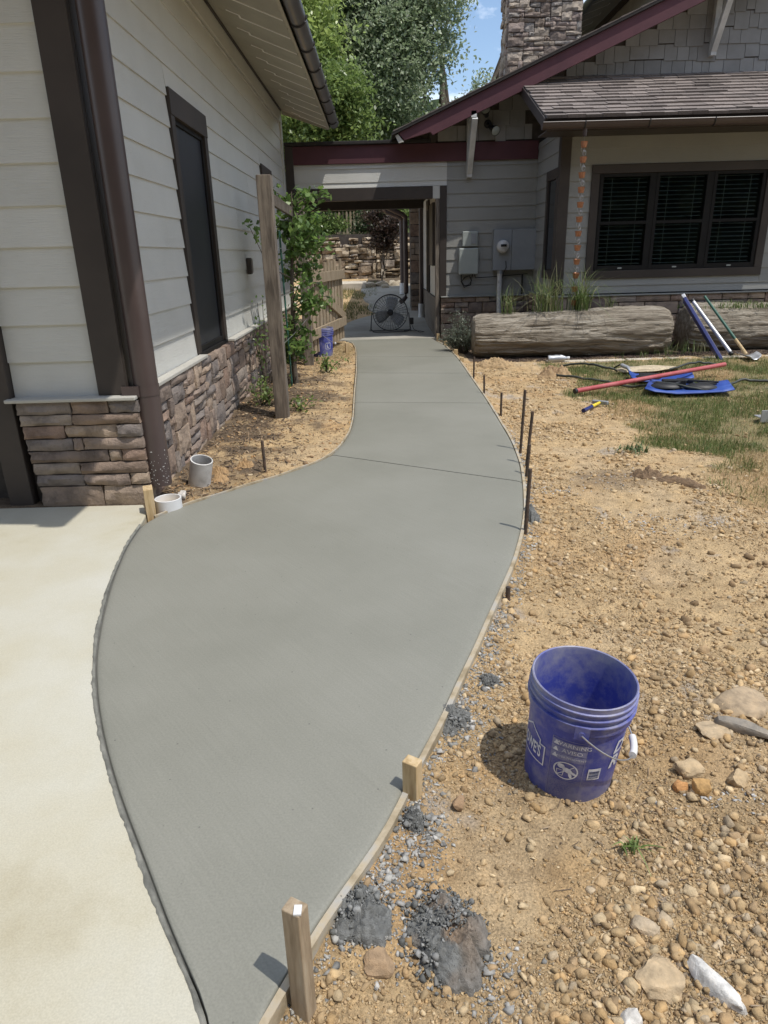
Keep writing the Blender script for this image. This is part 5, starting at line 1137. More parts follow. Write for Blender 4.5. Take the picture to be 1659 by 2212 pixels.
# ------------------------------------------------------------------ fan
def fan():
    t = thing('floor_fan', 'black wire caged floor fan standing on the passage floor', 'fan', (.21,15.5,0)); c = Vector((.21,15.5,.405)); r = .375; tl = Matrix.Translation(c) @ Matrix.Rotation(R(-8),4,'X')
    def ring(rr, yy, w_): b.tube([tl @ Vector((rr*math.cos(a), yy, rr*math.sin(a))) for a in np.linspace(0,2*math.pi,41)[:-1]], w_, 6, closed=True)
    b = MB()
    for yy in (-.10,.10): ring(r, yy*.6, .009)
    obj('cage_rim', b, M['fan'], t, sm=60)
    b = MB()
    for rr in (.12,.2,.28,.34): ring(rr, -.10+.06*(rr/r)**3, .0022)
    for k in range(36):
        a = 2*math.pi*k/36; b.tube([tl @ Vector((q*math.cos(a), -.10+.04*(q/r)**3, q*math.sin(a))) for q in (.08,.2,.3,r)], .0022, 4)
        b.tube([tl @ Vector((q*math.cos(a), .10-.04*(q/r)**3, q*math.sin(a))) for q in (.08,.2,.3,r)], .0022, 4)
    obj('cage_wire', b, M['fan'], t)
    b = MB(); b.lathe([(0,-.125),(.05,-.12),(.065,-.10),(.065,.10),(.0,.13)], 20, tl @ Matrix.Rotation(R(-90),4,'X') @ Matrix.Scale(-1,4,(0,0,1))); obj('motor', b, M['blk'], t, sm=40)
    for k in range(3):
        b = MB(); a0 = R(80+120*k); n = 7; V = []
        for i in range(n):
            rr = .05+.28*i/(n-1); w_ = .10+.16*math.sin(math.pi*min(1,i/(n-1)*.62+.12))
            for j in range(5):
                a = a0+(j/4-.5)*w_/rr*1.1*(.55+.45*rr/.33); V.append(tl @ Vector((rr*math.cos(a), -.02+(j/4-.5)*.10, rr*math.sin(a))))
        F = [(i*5+j, i*5+j+1, (i+1)*5+j+1, (i+1)*5+j) for i in range(n-1) for j in range(4)]; b.add(V,F); o = obj('blade', b, M['galv'], t, sm=60)
        md = o.modifiers.new('t','SOLIDIFY'); md.thickness = .003
    b = MB(); s = [(c.x-.40,15.5,.40),(c.x-.43,15.42,.08),(c.x-.38,15.40,.02),(c.x-.30,15.36,.015),(c.x,15.34,.015),(c.x+.30,15.36,.015),(c.x+.38,15.40,.02),(c.x+.43,15.42,.08),(c.x+.40,15.5,.40)]; b.tube(s, .012, 8)
    b.tube([(c.x-.42,15.44,.10),(c.x-.46,15.62,.02),(c.x-.1,15.75,.012),(c.x+.46,15.62,.02),(c.x+.42,15.44,.10)], .010, 8); obj('stand', b, M['fan'], t, sm=60)
    b = MB(); b.box(c.x+.42,c.x+.50,15.36,15.42,.16,.30); obj('switch_box', b, M['blk'], t, bevel=.01)
    b = MB(); b.tube([(c.x+.46,15.4,.16),(c.x+.50,15.35,.06),(c.x+.62,15.2,.008),(c.x+.72,15.25,.008),(c.x+.66,15.45,.008),(c.x+.3,15.6,.008)], .006, 6); obj('cord', b, M['blk'], t)
fan()

# ------------------------------------------------------------------ tools on the lawn
def gline(pts, dz): return [(x,y,gzf(x,y)+dz) for x, y in pts]
po = thing('red_pole', 'long red tube pole lying across the blue kneeling boards on the lawn', 'pole', (3.5,8.8,0))
b = MB(); pa, pb = Vector((2.33,8.27,-.01)), Vector((4.60,9.28,.10)); b.tube([pa, pb], .029, 16); obj('tube', b, M['mag'], po, sm=40)
b = MB(); dd = (pb-pa).normalized(); b.tube([pa-dd*.012, pa+dd*.02], .032, 16); obj('end_ring', b, M['blk'], po, sm=40)
hm = thing('hammer', 'hammer with yellow and black grip lying at the edge of the lawn', 'hammer', (2.35,7.5,-.03))
h0, h1 = Vector((2.17,7.33,gzf(2.17,7.33)+.03)), Vector((2.47,7.72,gzf(2.47,7.72)+.05)); b = MB(); b.tube([h0, h0+(h1-h0)*.15, h0+(h1-h0)*.5], [.024,.020,.019], 10); obj('grip', b, M['navy'], hm, sm=50)
b = MB(); b.tube([h0+(h1-h0)*.505, h0+(h1-h0)*.97], [.019,.015], 10); obj('shaft', b, M['yellow'], hm, sm=50)
b = MB(); c_ = h1; dx = Vector((.82,-.57,0)); b.beam(c_-dx*.09, c_+dx*.09, .045, .042); obj('head', b, M['galv'], hm, bevel=.008)
kb = thing('kneeling_boards', 'pair of blue curved kneeling boards with black straps lying on the lawn', 'kneeling boards', (3.7,8.6,0))
def board(pts, zs, name):
    n, m = 9, 5; (a, b_, c, d_) = [Vector((*p,0)) for p in pts]; V = []
    for i in range(n):
        for j in range(m):
            u, v = i/(n-1), j/(m-1); p = (a*(1-u)+b_*u)*(1-v)+(d_*(1-u)+c*u)*v; curl = .055*(2*u-1)**4*(1 if u < .5 else .7)+.0
            V.append((p.x, p.y, gzf(p.x,p.y)+.045+curl+zs*v))
    bb = MB(); bb.add(V, [(i*m+j, i*m+j+1, (i+1)*m+j+1, (i+1)*m+j) for i in range(n-1) for j in range(m-1)]); o = obj(name, bb, M['blue'], kb, sm=60); md = o.modifiers.new('t','SOLIDIFY'); md.thickness = .012; return o
board([(3.16,8.25),(4.12,7.98),(4.28,8.50),(3.42,8.78)], .0, 'board'); board([(3.28,9.05),(4.02,8.85),(4.18,9.30),(3.40,9.55)], .0, 'board')
for (p, s) in (((3.62,8.52),(.28,.09,.07)),((3.80,8.62),(.20,.10,.06)),((3.62,9.28),(.30,.07,.05)),((3.98,8.40),(.22,.06,.04))):
    b = MB(); b.box(-s[0]/2,s[0]/2,-s[1]/2,s[1]/2,0,s[2], Matrix.Translation((p[0],p[1],gzf(*p)+.06)) @ Matrix.Rotation(R(rnd.uniform(-25,25)),4,'Z')); obj('strap', b, M['blk'], kb, bevel=.012)
for (px_, py_, rz_, sx_) in ((3.50,8.42,-12,.20),(3.86,8.30,-14,.19),(3.55,9.2,-12,.17)):
    b = MB(); b.lathe([(0,.05),(.6,.045),(.92,.025),(1,0)], 22, Matrix.Translation((px_,py_,gzf(px_,py_)+.062)) @ Matrix.Rotation(R(rz_),4,'Z') @ Matrix.Diagonal((sx_,sx_*.62,1,1))); obj('knee_pad', b, M['blk'], kb, sm=50)
b = MB(); b.tube(gline([(3.45,8.5),(3.6,8.42),(3.8,8.55),(3.95,8.45),(4.1,8.36)], .10), .014, 6); obj('strap', b, M['blk'], kb)
sm1 = smooth_pl([(2.42,9.9),(2.36,9.72),(2.55,9.45),(2.85,9.2),(3.1,8.95),(3.25,8.75),(3.4,8.6),(3.6,8.3),(3.9,8.15),(4.15,8.25),(4.4,8.45),(4.75,8.3),(5.3,8.1)], 70, 8)
lift = np.interp(np.arange(70), [0,26,31,36,44,52,60,69], [.02,.02,.09,.09,.02,.10,.08,.02])
b = MB(); b.tube([(x,y,gzf(x,y)+.014+l) for (x,y), l in zip(sm1, lift)], .016, 8); tag(obj('hose', b, M['hose'], sm=60), 'dark hose running over the red pole and off across the lawn', 'hose', 'dark hoses on the lawn')
sm2 = smooth_pl([(2.70,10.5),(3.0,10.35),(3.2,10.1),(3.35,9.95),(3.55,10.25),(3.75,10.3),(3.95,9.95),(4.1,9.8),(4.5,10.0),(4.9,10.15)], 60, 7)
b = MB(); b.tube([(x,y,gzf(x,y)+.03+.05*max(0,math.sin(i*.16))) for i,(x,y) in enumerate(sm2)], .016, 8); tag(obj('hose', b, M['hose'], sm=60), 'dark hose looping across the flat stepping stone behind the red pole', 'hose', 'dark hoses on the lawn')
nz = thing('hose_nozzle', 'grey metal hose nozzle on the flat stepping stone', 'nozzle', (3.4,9.75,0)); b = MB(); b.tube([(3.42,9.86,.03),(3.45,9.7,.02),(3.46,9.62,-.02)], [.03,.028,.014], 10); obj('barrel', b, M['alu'], nz, sm=50)
b = MB(); b.beam((3.40,9.88,.04),(3.33,9.92,-.01),.03,.02); obj('trigger', b, M['blk'], nz)
ss = rock_mesh('stepping_stone', (.98,.62,.07), 15, (.48,.40,.28), sub=3, amp=.18); o = obj('stepping_stone', ss, M['rock'], sm=30); o.location = (3.82,10.0,-.045); o.rotation_euler = (0,0,R(18)); tag(o, 'flat tan stepping stone set in the lawn behind the red pole', 'stone')
bt = thing('bottle', 'clear plastic bottle lying on the dirt near the log', 'bottle', (2.75,10.85,0))
Mx = Matrix.Translation((2.60,10.86,.0)) @ Matrix.Rotation(R(88),4,'Y') @ Matrix.Rotation(R(4),4,'X')
b = MB(); b.lathe([(0,0),(.055,.0),(.06,.02),(.055,.07),(.06,.12),(.055,.17),(.06,.2),(.03,.27),(.022,.29)], 16, Mx); obj('body', b, M['alu'], bt, sm=40); b = MB(); b.lathe([(.026,.29),(.026,.33),(0,.33)], 14, Mx); obj('cap', b, M['pvc'], bt, sm=40)
sc_ = thing('screed', 'blue aluminium level and a white round bar leaning together on the far log', 'screed', (5.2,10.9,0))
b = MB(); b.beam((5.20,10.58,-.08),(4.86,11.42,.80),.13,.05,(1,-.2,.3)); obj('level', b, M['navy'], sc_, bevel=.006)
b = MB(); b.beam((4.86,11.42,.80),(4.842,11.465,.846),.132,.052,(1,-.2,.3)); obj('end_cap', b, M['alu'], sc_, bevel=.004)
b = MB(); b.tube([(5.34,10.66,.06),(5.00,11.40,.76)], .030, 12); obj('round_bar', b, M['alu'], sc_, sm=40); b = MB(); b.tube([(5.355,10.63,.03),(5.34,10.66,.055)], .034, 12); b.tube([(5.0,11.4,.765),(4.99,11.425,.79)], .034, 12); obj('bar_cap', b, M['blk'], sc_, sm=40)
sv = thing('shovel', 'green handled shovel leaning on the far log with its steel blade in the grass', 'shovel', (5.6,10.6,0))
sA, sB = Vector((5.60,10.68,.02)), Vector((5.19,11.45,.84)); b = MB(); b.tube([sA.lerp(sB,.25), sB], [.022,.020], 10); obj('handle', b, M['green'], sv, sm=50)
b = MB(); b.tube([sA.lerp(sB,.0), sA.lerp(sB,.252)], [.026,.024], 10); obj('socket', b, M['stake'], sv, sm=50)
V = []; 
for i in range(7):
    for j in range(5): u, v = i/6-.5, j/4; V.append((5.61+u*.32*(1-.5*v*v*v), 10.69-.30*v+.02, -.0+.055*(2*u)**2-.03*v))
b = MB(); b.add(V, [(i*5+j,i*5+j+1,(i+1)*5+j+1,(i+1)*5+j) for i in range(6) for j in range(4)]); o = obj('blade', b, M['alu'], sv, sm=60); o.modifiers.new('t','SOLIDIFY').thickness = .005
mk = thing('metal_bracket', 'bent galvanised metal bracket on the grass at the far right', 'bracket', (3.82,6.72,-.05)); b = MB(); b.box(3.74,3.95,6.66,6.672,-.06,.06); b.box(3.74,3.95,6.672,6.80,-.02,-.012); obj('plate', b, M['alu'], mk, bevel=.003)

# ------------------------------------------------------------------ rocks, clods, cement lumps
RG = 'rocks lying on the bare dirt'
TAN, PALE, GRY, DK, ORG = (.42,.31,.19), (.55,.48,.38), (.33,.29,.23), (.17,.115,.07), (.46,.26,.10)
rock('rock', 'broad flat tan rock left of the white rock near the bottom edge', 'rock', .640,1.165,(.135,.115,.05), 20, (.46,.35,.22), 1, .35, RG)
rock('rock', 'long chalky white rock at the bottom right', 'rock', .757,1.135,(.165,.055,.05), -62, (.66,.64,.60), 2, .25, RG, amp=.2)
rock('rock', 'pale white lump of rock at the bottom edge beside the long white one', 'rock', .530,1.055,(.07,.06,.05), 10, (.60,.57,.52), 3, .3, RG)
rock('rock', 'lumpy brown rock beside the wet cement at the foot of the nearest stake', 'rock', -.045,1.205,(.085,.065,.05), 0, (.33,.23,.14), 4, .25, RG)
rock('rock', 'elongated grey shard right of the near bucket', 'rock', 1.275,2.02,(.21,.065,.05), -32, (.27,.24,.20), 5, .25, RG, amp=.18)
rock('rock', 'large half buried tan rock behind the grey shard', 'rock', 1.34,2.19,(.22,.20,.07), 10, (.38,.29,.19), 6, .35, RG, amp=.16)
rock('rock', 'flat tan cake of soil right of the bucket foot', 'rock', 1.005,1.86,(.12,.085,.045), 10, (.44,.33,.20), 7, .3, RG)
rock('rock', 'round orange brown rock in front of the flat tan cake', 'rock', 1.005,1.765,(.065,.06,.055), 0, (.44,.27,.11), 8, .3, RG)
rock('rock', 'small orange rock touching the round orange brown one', 'rock', .945,1.785,(.05,.04,.04), 30, (.48,.25,.10), 9, .3, RG)
rock('rock', 'round tan rock alone below the grey shard', 'rock', 1.14,1.80,(.075,.07,.055), 40, (.43,.32,.19), 10, .35, RG)
rock('rock', 'brown chunk between the pale square stake and the bucket', 'rock', .205,1.705,(.05,.045,.05), 0, (.30,.20,.12), 11, .25, RG)
rock('rock', 'flat buried tan rock beside the left end of the grey shard', 'rock', 1.17,2.03,(.14,.10,.03), -10, (.44,.34,.22), 12, .3, RG)
rock('rock', 'pale rock above the bottom right flat rock', 'rock', .66,1.30,(.085,.055,.04), -40, (.45,.36,.25), 14, .3, RG)
rock('clod', 'dark upturned clod of earth in the middle of the bare dirt', 'clod', 2.02,5.03,(.22,.15,.09), 0, DK, 20, .25)
rock('clod', 'long dark slab of earth trailing from the upturned clod', 'clod', 2.18,4.86,(.36,.10,.06), -35, DK, 21, .3)
rock('clod', 'big lumpy clod beside the hose at the lawn corner', 'clod', 2.42,9.72,(.46,.30,.22), 10, (.36,.25,.14), 22, .25)
rock('clod', 'low clod of dug dirt beside the small stub stakes', 'clod', 1.75,10.6,(.5,.28,.16), 0, (.38,.27,.15), 23, .35)
CG = 'lumps of spilled cement beside the form board'
rock('cement_lump', 'big wet cement heap with brown dirt on top in the foreground', 'cement', .128,1.285,(.19,.25,.085), 20, (.15,.152,.145), 31, .3, CG, m='wet', amp=.55)
rock('cement_lump', 'dark wet cement spill right behind the nearest stake', 'cement', -.100,1.325,(.15,.15,.05), 50, (.15,.152,.145), 32, .3, CG, m='wet', amp=.6)
rock('cement_lump', 'wet cement spill beside the form board left of the bucket', 'cement', .225,2.13,(.13,.16,.05), 10, (.15,.152,.145), 33, .3, CG, m='wet', amp=.6)
rock('cement_lump', 'small dark cement crumb left of the bucket rim', 'cement', .405,2.37,(.075,.06,.045), 10, (.15,.152,.145), 34, .3, CG, m='wet', amp=.6)
rock('cement_lump', 'cement lump at the foot of the nearest tall rebar pin', 'cement', .945,4.20,(.10,.20,.09), 0, (.15,.152,.145), 35, .3, CG, m='wet', amp=.6)
rock('cement_lump', 'cement lump against the pale square stake', 'cement', .060,1.64,(.07,.07,.05), 0, (.15,.152,.145), 36, .2, CG, m='wet', amp=.6)
rock('cement_lump', 'cement spill on the form board edge between the bucket and the rebar pins', 'cement', .365,2.70,(.07,.12,.045), 15, (.15,.152,.145), 37, .3, CG, m='wet', amp=.6)
for k, (x, y) in enumerate(((-1.33,5.25),(-1.15,5.42),(-1.28,5.05))):
    rock('clod', ('brown clod by the leaning drain pipe','tan clod in the bed behind the lone rebar pin','orange clod in front of the leaning drain pipe')[k], 'clod', x, y, (.13,.10,.08), 30*k, (.38,.25,.13), 50+k, .3, 'clods in the planting bed', sub=2)
rock('rock', 'white broken rock behind the white pipe collar', 'rock', -1.44,4.60,(.07,.06,.08), 0, (.55,.52,.48), 58, .2)

# ------------------------------------------------------------------ gravel, crumbs, chips, grass (uncountable)
def hull(npts, g):
    p = g.uniform(-1, 1, (npts, 3)); p /= (np.abs(p)**3.5).sum(1)[:,None]**(1/3.5); p *= g.uniform(.75, 1.05, npts)[:,None]
    b = bmesh.new(); [b.verts.new(q) for q in p]; r = bmesh.ops.convex_hull(b, input=b.verts[:])
    bmesh.ops.delete(b, geom=[v for v in b.verts if not v.link_faces], context='VERTS'); bmesh.ops.triangulate(b, faces=b.faces[:]); b.verts.index_update()
    V = np.array([v.co[:] for v in b.verts]); F = np.array([[v.index for v in f.verts] for f in b.faces]); b.free(); return V, F
_g = np.random.RandomState(99); HULLS = [hull(9, _g) for _ in range(36)]; BIGHULLS = [hull(20, _g) for _ in range(24)]
def scatter(name, X, Y, S_, cols, m, seed, flat=.7, hi=.02, sink=.3, zf=gz):
    """loose broken stones, each its own faceted hull, sharing one mesh"""
    g = np.random.RandomState(seed); Vs = []; Fs = []; Cs = []; o = 0; Z = zf(X, Y); nb, ns = len(BIGHULLS), len(HULLS)
    pick = np.where(S_ > hi, ns+g.randint(0, nb, len(S_)), g.randint(0, ns, len(S_)))
    for vi, (bV, bF) in enumerate(HULLS+BIGHULLS):
        sel = pick == vi
        if not sel.any(): continue
        x, y, z, s = X[sel], Y[sel], Z[sel], S_[sel]; n = len(x)
        T = bV[None]*np.stack([g.uniform(.75,1.3,n), g.uniform(.6,1.0,n), g.uniform(.4,.85,n)*flat*1.2],1)[:,None,:]
        a = g.uniform(0,6.283,n); b_ = g.normal(size=n)*.45; ca, sa, cb, sb = np.cos(a),np.sin(a),np.cos(b_),np.sin(b_)
        Xr = T[...,0]; Yr = T[...,1]*cb[:,None]-T[...,2]*sb[:,None]; Zr = T[...,1]*sb[:,None]+T[...,2]*cb[:,None]
        X2 = Xr*ca[:,None]-Yr*sa[:,None]; Y2 = Xr*sa[:,None]+Yr*ca[:,None]
        P = np.stack([X2*s[:,None]*.52+x[:,None], Y2*s[:,None]*.52+y[:,None], Zr*s[:,None]*.52+(z+s*(.5-sink)*.5)[:,None]], -1).reshape(-1,3)
        F = (bF[None]+(np.arange(n)*len(bV))[:,None,None]).reshape(-1,3)+o; ci = g.randint(0,len(cols),n); c = np.array(cols)[ci]*g.uniform(.72,1.2,n)[:,None]
        Vs.append(P); Fs.append(F); Cs.append(np.repeat(c,len(bV),0)); o += len(P)
    return tag(obj(name, npmesh(name, np.concatenate(Vs), np.concatenate(Fs), np.concatenate(Cs)), m), kind='stuff')
def free(x, y, pad=.03): return ~(inpoly(x,y,WALK) | inpoly(x,y,DRIVE)) & (segdist(x,y,RIGHT) > pad) & (segdist(x,y,LEFT[:15]) > pad)
GCOL = [(.44,.315,.172),(.48,.35,.198),(.39,.275,.15),(.53,.41,.25),(.35,.245,.138),(.45,.30,.145),(.50,.385,.235),(.46,.365,.245),(.37,.25,.13),(.41,.29,.158),(.47,.335,.18)]
def gravel():
    g = np.random.RandomState(21); n = 310000
    # visible wedge on the right, denser and coarser towards the lower right
    u = g.uniform(0,1,n)**1.7; y = .75+u*10.0; x = -.4+g.uniform(0,1,n)*(1.5+.56*y)
    k = free(x,y,.035) & (x > -.35); dens = np.clip(.42+1.5*(fbm(x+3,y+8,.38,3)-.45)*2.4+.9*np.clip(x-.35,0,1)*np.clip((3.4-y)/1.6,0,1), .12, 1)*(1-.85*grass_amt(x,y))
    k &= g.uniform(size=n) < dens; x, y = x[k], y[k]; n = len(x)
    s = .0046*(1/(1-g.uniform(0,.988,n)))**.46*(1+.12*np.clip(y-2,0,5)); s = np.clip(s*np.where((x > .4) & (y < 3.0), 1.2, 1), .005, .055)
    scatter('gravel', x, y, s, GCOL, M['rock'], 22, hi=.024, flat=1.0)
    # darker clods of dug earth thrown up right of the bucket
    n = 2600; x = g.uniform(.72,2.6,n); y = 1.35+g.uniform(0,1,n)*2.3; k = (g.uniform(size=n) < np.clip((x-.62-.12*(y-1.4))*1.6,0,1)*np.clip((fbm(x+2,y+1,.3,3)-.36)*4,.05,1)); x, y = x[k], y[k]
    scatter('earth_clods', x, y, np.clip(.011*(1/(1-g.uniform(0,.985,len(x))))**.42, .01, .055), [(.34,.235,.13),(.29,.195,.105),(.40,.285,.16),(.245,.165,.09)], M['rock'], 29, 1.1, .022)
    # planting bed soil crumbs
    n = 9000; x = g.uniform(-1.62,-.3,n); y = 4.55+g.uniform(0,1,n)**1.4*8.5; k = free(x,y,.02); x, y = x[k], y[k]; s = np.clip(.008*(1/(1-g.uniform(0,.98,len(x))))**.45, .007, .05)
    scatter('soil_crumbs', x, y, s, [(.34,.22,.12),(.40,.28,.16),(.28,.19,.11),(.42,.25,.11),(.45,.36,.24)], M['rock'], 23, hi=.03)
gravel()
def crumbs():
    g = np.random.RandomState(31); q = resample(RIGHT[7:-1], 400); X = []; Y = []
    for (cx, cy, sx, sy, k) in ((-.02,1.42,.05,.10,620),(.10,1.62,.04,.09,420),(.30,2.15,.05,.16,420),(.40,2.45,.05,.12,260),(.52,2.85,.05,.15,240),(.24,1.17,.05,.05,200),(.03,1.25,.08,.05,160)):
        X += list(g.normal(cx,sx,k)); Y += list(g.normal(cy,sy,k))
    i = (400*g.uniform(0,1,2600)**.8).astype(int).clip(0,399); X += list(q[i,0]+.025+abs(g.normal(0,.038,2600))); Y += list(q[i,1]+g.normal(0,.03,2600))
    X, Y = np.array(X), np.array(Y); k = free(X,Y,.024) & (X > -.3); X, Y = X[k], Y[k]; s = np.clip(.006*(1/(1-g.uniform(0,.97,len(X))))**.5, .005, .032)
    scatter('cement_crumbs', X, Y, s, [(.36,.35,.32),(.42,.405,.375),(.29,.28,.26),(.21,.205,.19)], M['dryc'], 32, .9, .05)
    g = np.random.RandomState(35); X = []; Y = []; Zo = []
    for (cx, cy, rx, ry, hz, k) in ((.128,1.285,.105,.135,.05,700),(-.10,1.325,.085,.085,.03,420),(.225,2.13,.075,.09,.03,380),(.405,2.37,.045,.04,.025,120),(.945,4.20,.06,.11,.05,220),(.06,1.64,.045,.045,.03,140),(.365,2.70,.045,.07,.025,150)):
        a = g.uniform(0,6.283,k); r = g.uniform(0,1,k)**.6*1.12; X += list(cx+rx*r*np.cos(a)); Y += list(cy+ry*r*np.sin(a)); Zo += list(hz*np.clip(1-r*r,0,1)*g.uniform(.75,1.0,k)+.003)
    X, Y, Zo = np.array(X), np.array(Y), np.array(Zo); k = free(X,Y,.02); X, Y, Zo = X[k], Y[k], Zo[k]; s = np.clip(.0065*(1/(1-g.uniform(0,.97,len(X))))**.36, .005, .021)
    scatter('cement_clots', X, Y, s, [(.15,.152,.145),(.19,.192,.183),(.115,.117,.11),(.25,.25,.24)], M['dryc'], 36, 1.1, .016, zf=lambda x, y: gz(x, y)+Zo)
    # thin patches of dried cement dust and crumbs on the bare dirt
    X = []; Y = []
    for (cx, cy, sx, sy, k) in ((1.35,1.62,.10,.05,140),(1.75,4.95,.22,.12,90),(1.25,4.75,.08,.06,90),(1.75,4.1,.16,.10,120),(2.15,4.1,.14,.06,60),(1.05,1.72,.07,.03,40)): X += list(g.normal(cx,sx,k)); Y += list(g.normal(cy,sy,k))
    X, Y = np.array(X), np.array(Y); s = g.uniform(.006,.022,len(X)); scatter('cement_dust', X, Y, s, [(.46,.45,.43),(.40,.39,.37)], M['dryc'], 33, .5, .05)
crumbs()
def sticks(name, X, Y, Ls, Ws, cols, seed, lift=.004):
    g = np.random.RandomState(seed); n = len(X); a = g.uniform(0,6.283,n); dx, dy = np.cos(a)*Ls/2, np.sin(a)*Ls/2; t = g.normal(size=n)*.12*Ls; z = gz(X,Y)+lift+Ws*.3
    nx, ny = -np.sin(a)*Ws/2, np.cos(a)*Ws/2; hgt = Ws*.45
    def P(sx, sn, dz): return np.stack([X+sx*dx+sn*nx, Y+sx*dy+sn*ny, z+sx*t+dz], -1)
    V = np.stack([P(-1,-1,0),P(1,-.6,0),P(1,.6,0),P(-1,1,0),P(-1,-1,hgt),P(1,-.6,hgt),P(1,.6,hgt),P(-1,1,hgt)],1).reshape(-1,3)
    f = np.array([(0,3,2,1),(4,5,6,7),(0,1,5,4),(1,2,6,5),(2,3,7,6),(3,0,4,7)]); F = (f[None]+(np.arange(n)*8)[:,None,None]).reshape(-1,4); c = np.array(cols)[g.randint(0,len(cols),n)]*g.uniform(.7,1.25,n)[:,None]
    tag(obj(name, npmesh(name, V, F, np.repeat(c,8,0)), M['chip']), kind='stuff')
def litter():
    g = np.random.RandomState(41); n = 420; x = .45+g.uniform(0,1,n)*1.1; y = 1.0+g.uniform(0,1,n)**1.6*1.4; k = free(x,y); x, y = x[k], y[k]
    sticks('wood_chips', x, y, g.uniform(.008,.055,len(x))*g.uniform(.5,1.2,len(x)), g.uniform(.0015,.005,len(x)), [(.24,.17,.11),(.33,.25,.17),(.16,.115,.08),(.42,.33,.22)], 42)
    n = 5200; x = g.uniform(-1.6,-.35,n); y = 4.6+g.uniform(0,1,n)*8.6; k = free(x,y,.02); x, y = x[k], y[k]; k = g.uniform(size=len(x)) < np.clip(.12+(-x-.65)*1.0,.08,.9); x, y = x[k], y[k]
    sticks('bark_mulch', x, y, g.uniform(.02,.07,len(x)), g.uniform(.004,.012,len(x)), [(.10,.07,.05),(.15,.105,.075),(.06,.045,.035),(.30,.21,.13),(.36,.27,.18)], 43)
    n = 3200; x = g.uniform(1.5,7,n); y = g.uniform(10.95,11.45,n); sticks('bark_mulch', x, y, g.uniform(.02,.06,n), g.uniform(.004,.012,n), [(.10,.07,.055),(.14,.10,.08),(.07,.05,.04)], 44)
    n = 2200; x = g.normal(-.85,.22,n); y = g.normal(12.4,.55,n); k = free(x,y,.05); x, y = x[k], y[k]; sticks('straw', x, y, g.uniform(.05,.16,len(x)), g.uniform(.002,.006,len(x)), [(.50,.38,.20),(.58,.46,.27),(.42,.31,.16)], 45, .02)
litter()
def blades(name, X, Y, H, W, cols, seed, lean=.5, zf=gz, z0=None):
    g = np.random.RandomState(seed); n = len(X); a = g.uniform(0,6.283,n); z = zf(X,Y)-.005 if z0 is None else z0; l = g.normal(size=n)*lean; b_ = g.uniform(0,6.283,n)
    bx, by = np.cos(b_)*abs(l)*H, np.sin(b_)*abs(l)*H; wx, wy = np.cos(a)*W/2, np.sin(a)*W/2; hz = H*np.sqrt(np.clip(1-l*l*.6,.12,1))
    V = np.stack([np.stack([X-wx,Y-wy,z],-1), np.stack([X+wx,Y+wy,z],-1), np.stack([X+wx*.7+bx*.35,Y+wy*.7+by*.35,z+hz*.6],-1), np.stack([X-wx*.7+bx*.35,Y-wy*.7+by*.35,z+hz*.6],-1), np.stack([X+bx,Y+by,z+hz],-1)],1).reshape(-1,3)
    i = np.arange(n)*5; F = np.concatenate([np.stack([i,i+1,i+2],1), np.stack([i,i+2,i+3],1), np.stack([i+3,i+2,i+4],1)]); c = np.array(cols)[g.randint(0,len(cols),n)]*g.uniform(.7,1.3,n)[:,None]
    return npmesh(name, V, F, np.repeat(c,5,0))
def lawn():
    g = np.random.RandomState(51); n = 200000; y = 3.3+g.uniform(0,1,n)*7.4; x = 2.0+g.uniform(0,1,n)*(.62*y-.2); ga = grass_amt(x,y); dry = np.clip((fbm(x+9,y+41,.9,3)-.51)*5,0,1)
    d2 = np.clip((fbm(x+2,y+77,.32,3)-.36)*4,.05,1); k = (g.uniform(size=n) < ga*(1-.72*dry)*d2*1.6) & ~(((x-3.82)/.5)**2+((y-10.0)/.33)**2 < 1) ; xg, yg = x[k], y[k]
    m = blades('grass', xg, yg, g.uniform(.02,.085,len(xg))*(.6+.9*fbm(xg,yg,.25,2)), g.uniform(.0025,.0065,len(xg)), [(.11,.17,.045),(.14,.205,.055),(.09,.14,.04),(.18,.21,.07),(.28,.25,.11)], 52, 1.1); tag(obj('grass', m, M['blade']), kind='stuff')
    k = (g.uniform(size=n) < ga*(.25+.6*dry)*.75); xd, yd = x[k], y[k]
    m = blades('dry_grass', xd, yd, g.uniform(.02,.06,len(xd)), g.uniform(.003,.006,len(xd)), [(.48,.36,.19),(.54,.41,.24),(.40,.29,.15)], 53, 1.0); tag(obj('dry_grass', m, M['blade']), kind='stuff')
    # passage side grass and far grass
    n = 9000; x = g.uniform(-2.2,-.1,n); y = g.uniform(17.2,27.5,n); zf = lambda x, y: gz(x,y); k = (fbm(x,y,.8,3) > .50) ; m = blades('grass', x[k], y[k], g.uniform(.05,.13,k.sum()), np.full(k.sum(),.012), [(.10,.14,.04),(.14,.17,.06),(.30,.25,.11)], 54, .5); tag(obj('grass', m, M['blade']), kind='stuff')
lawn()
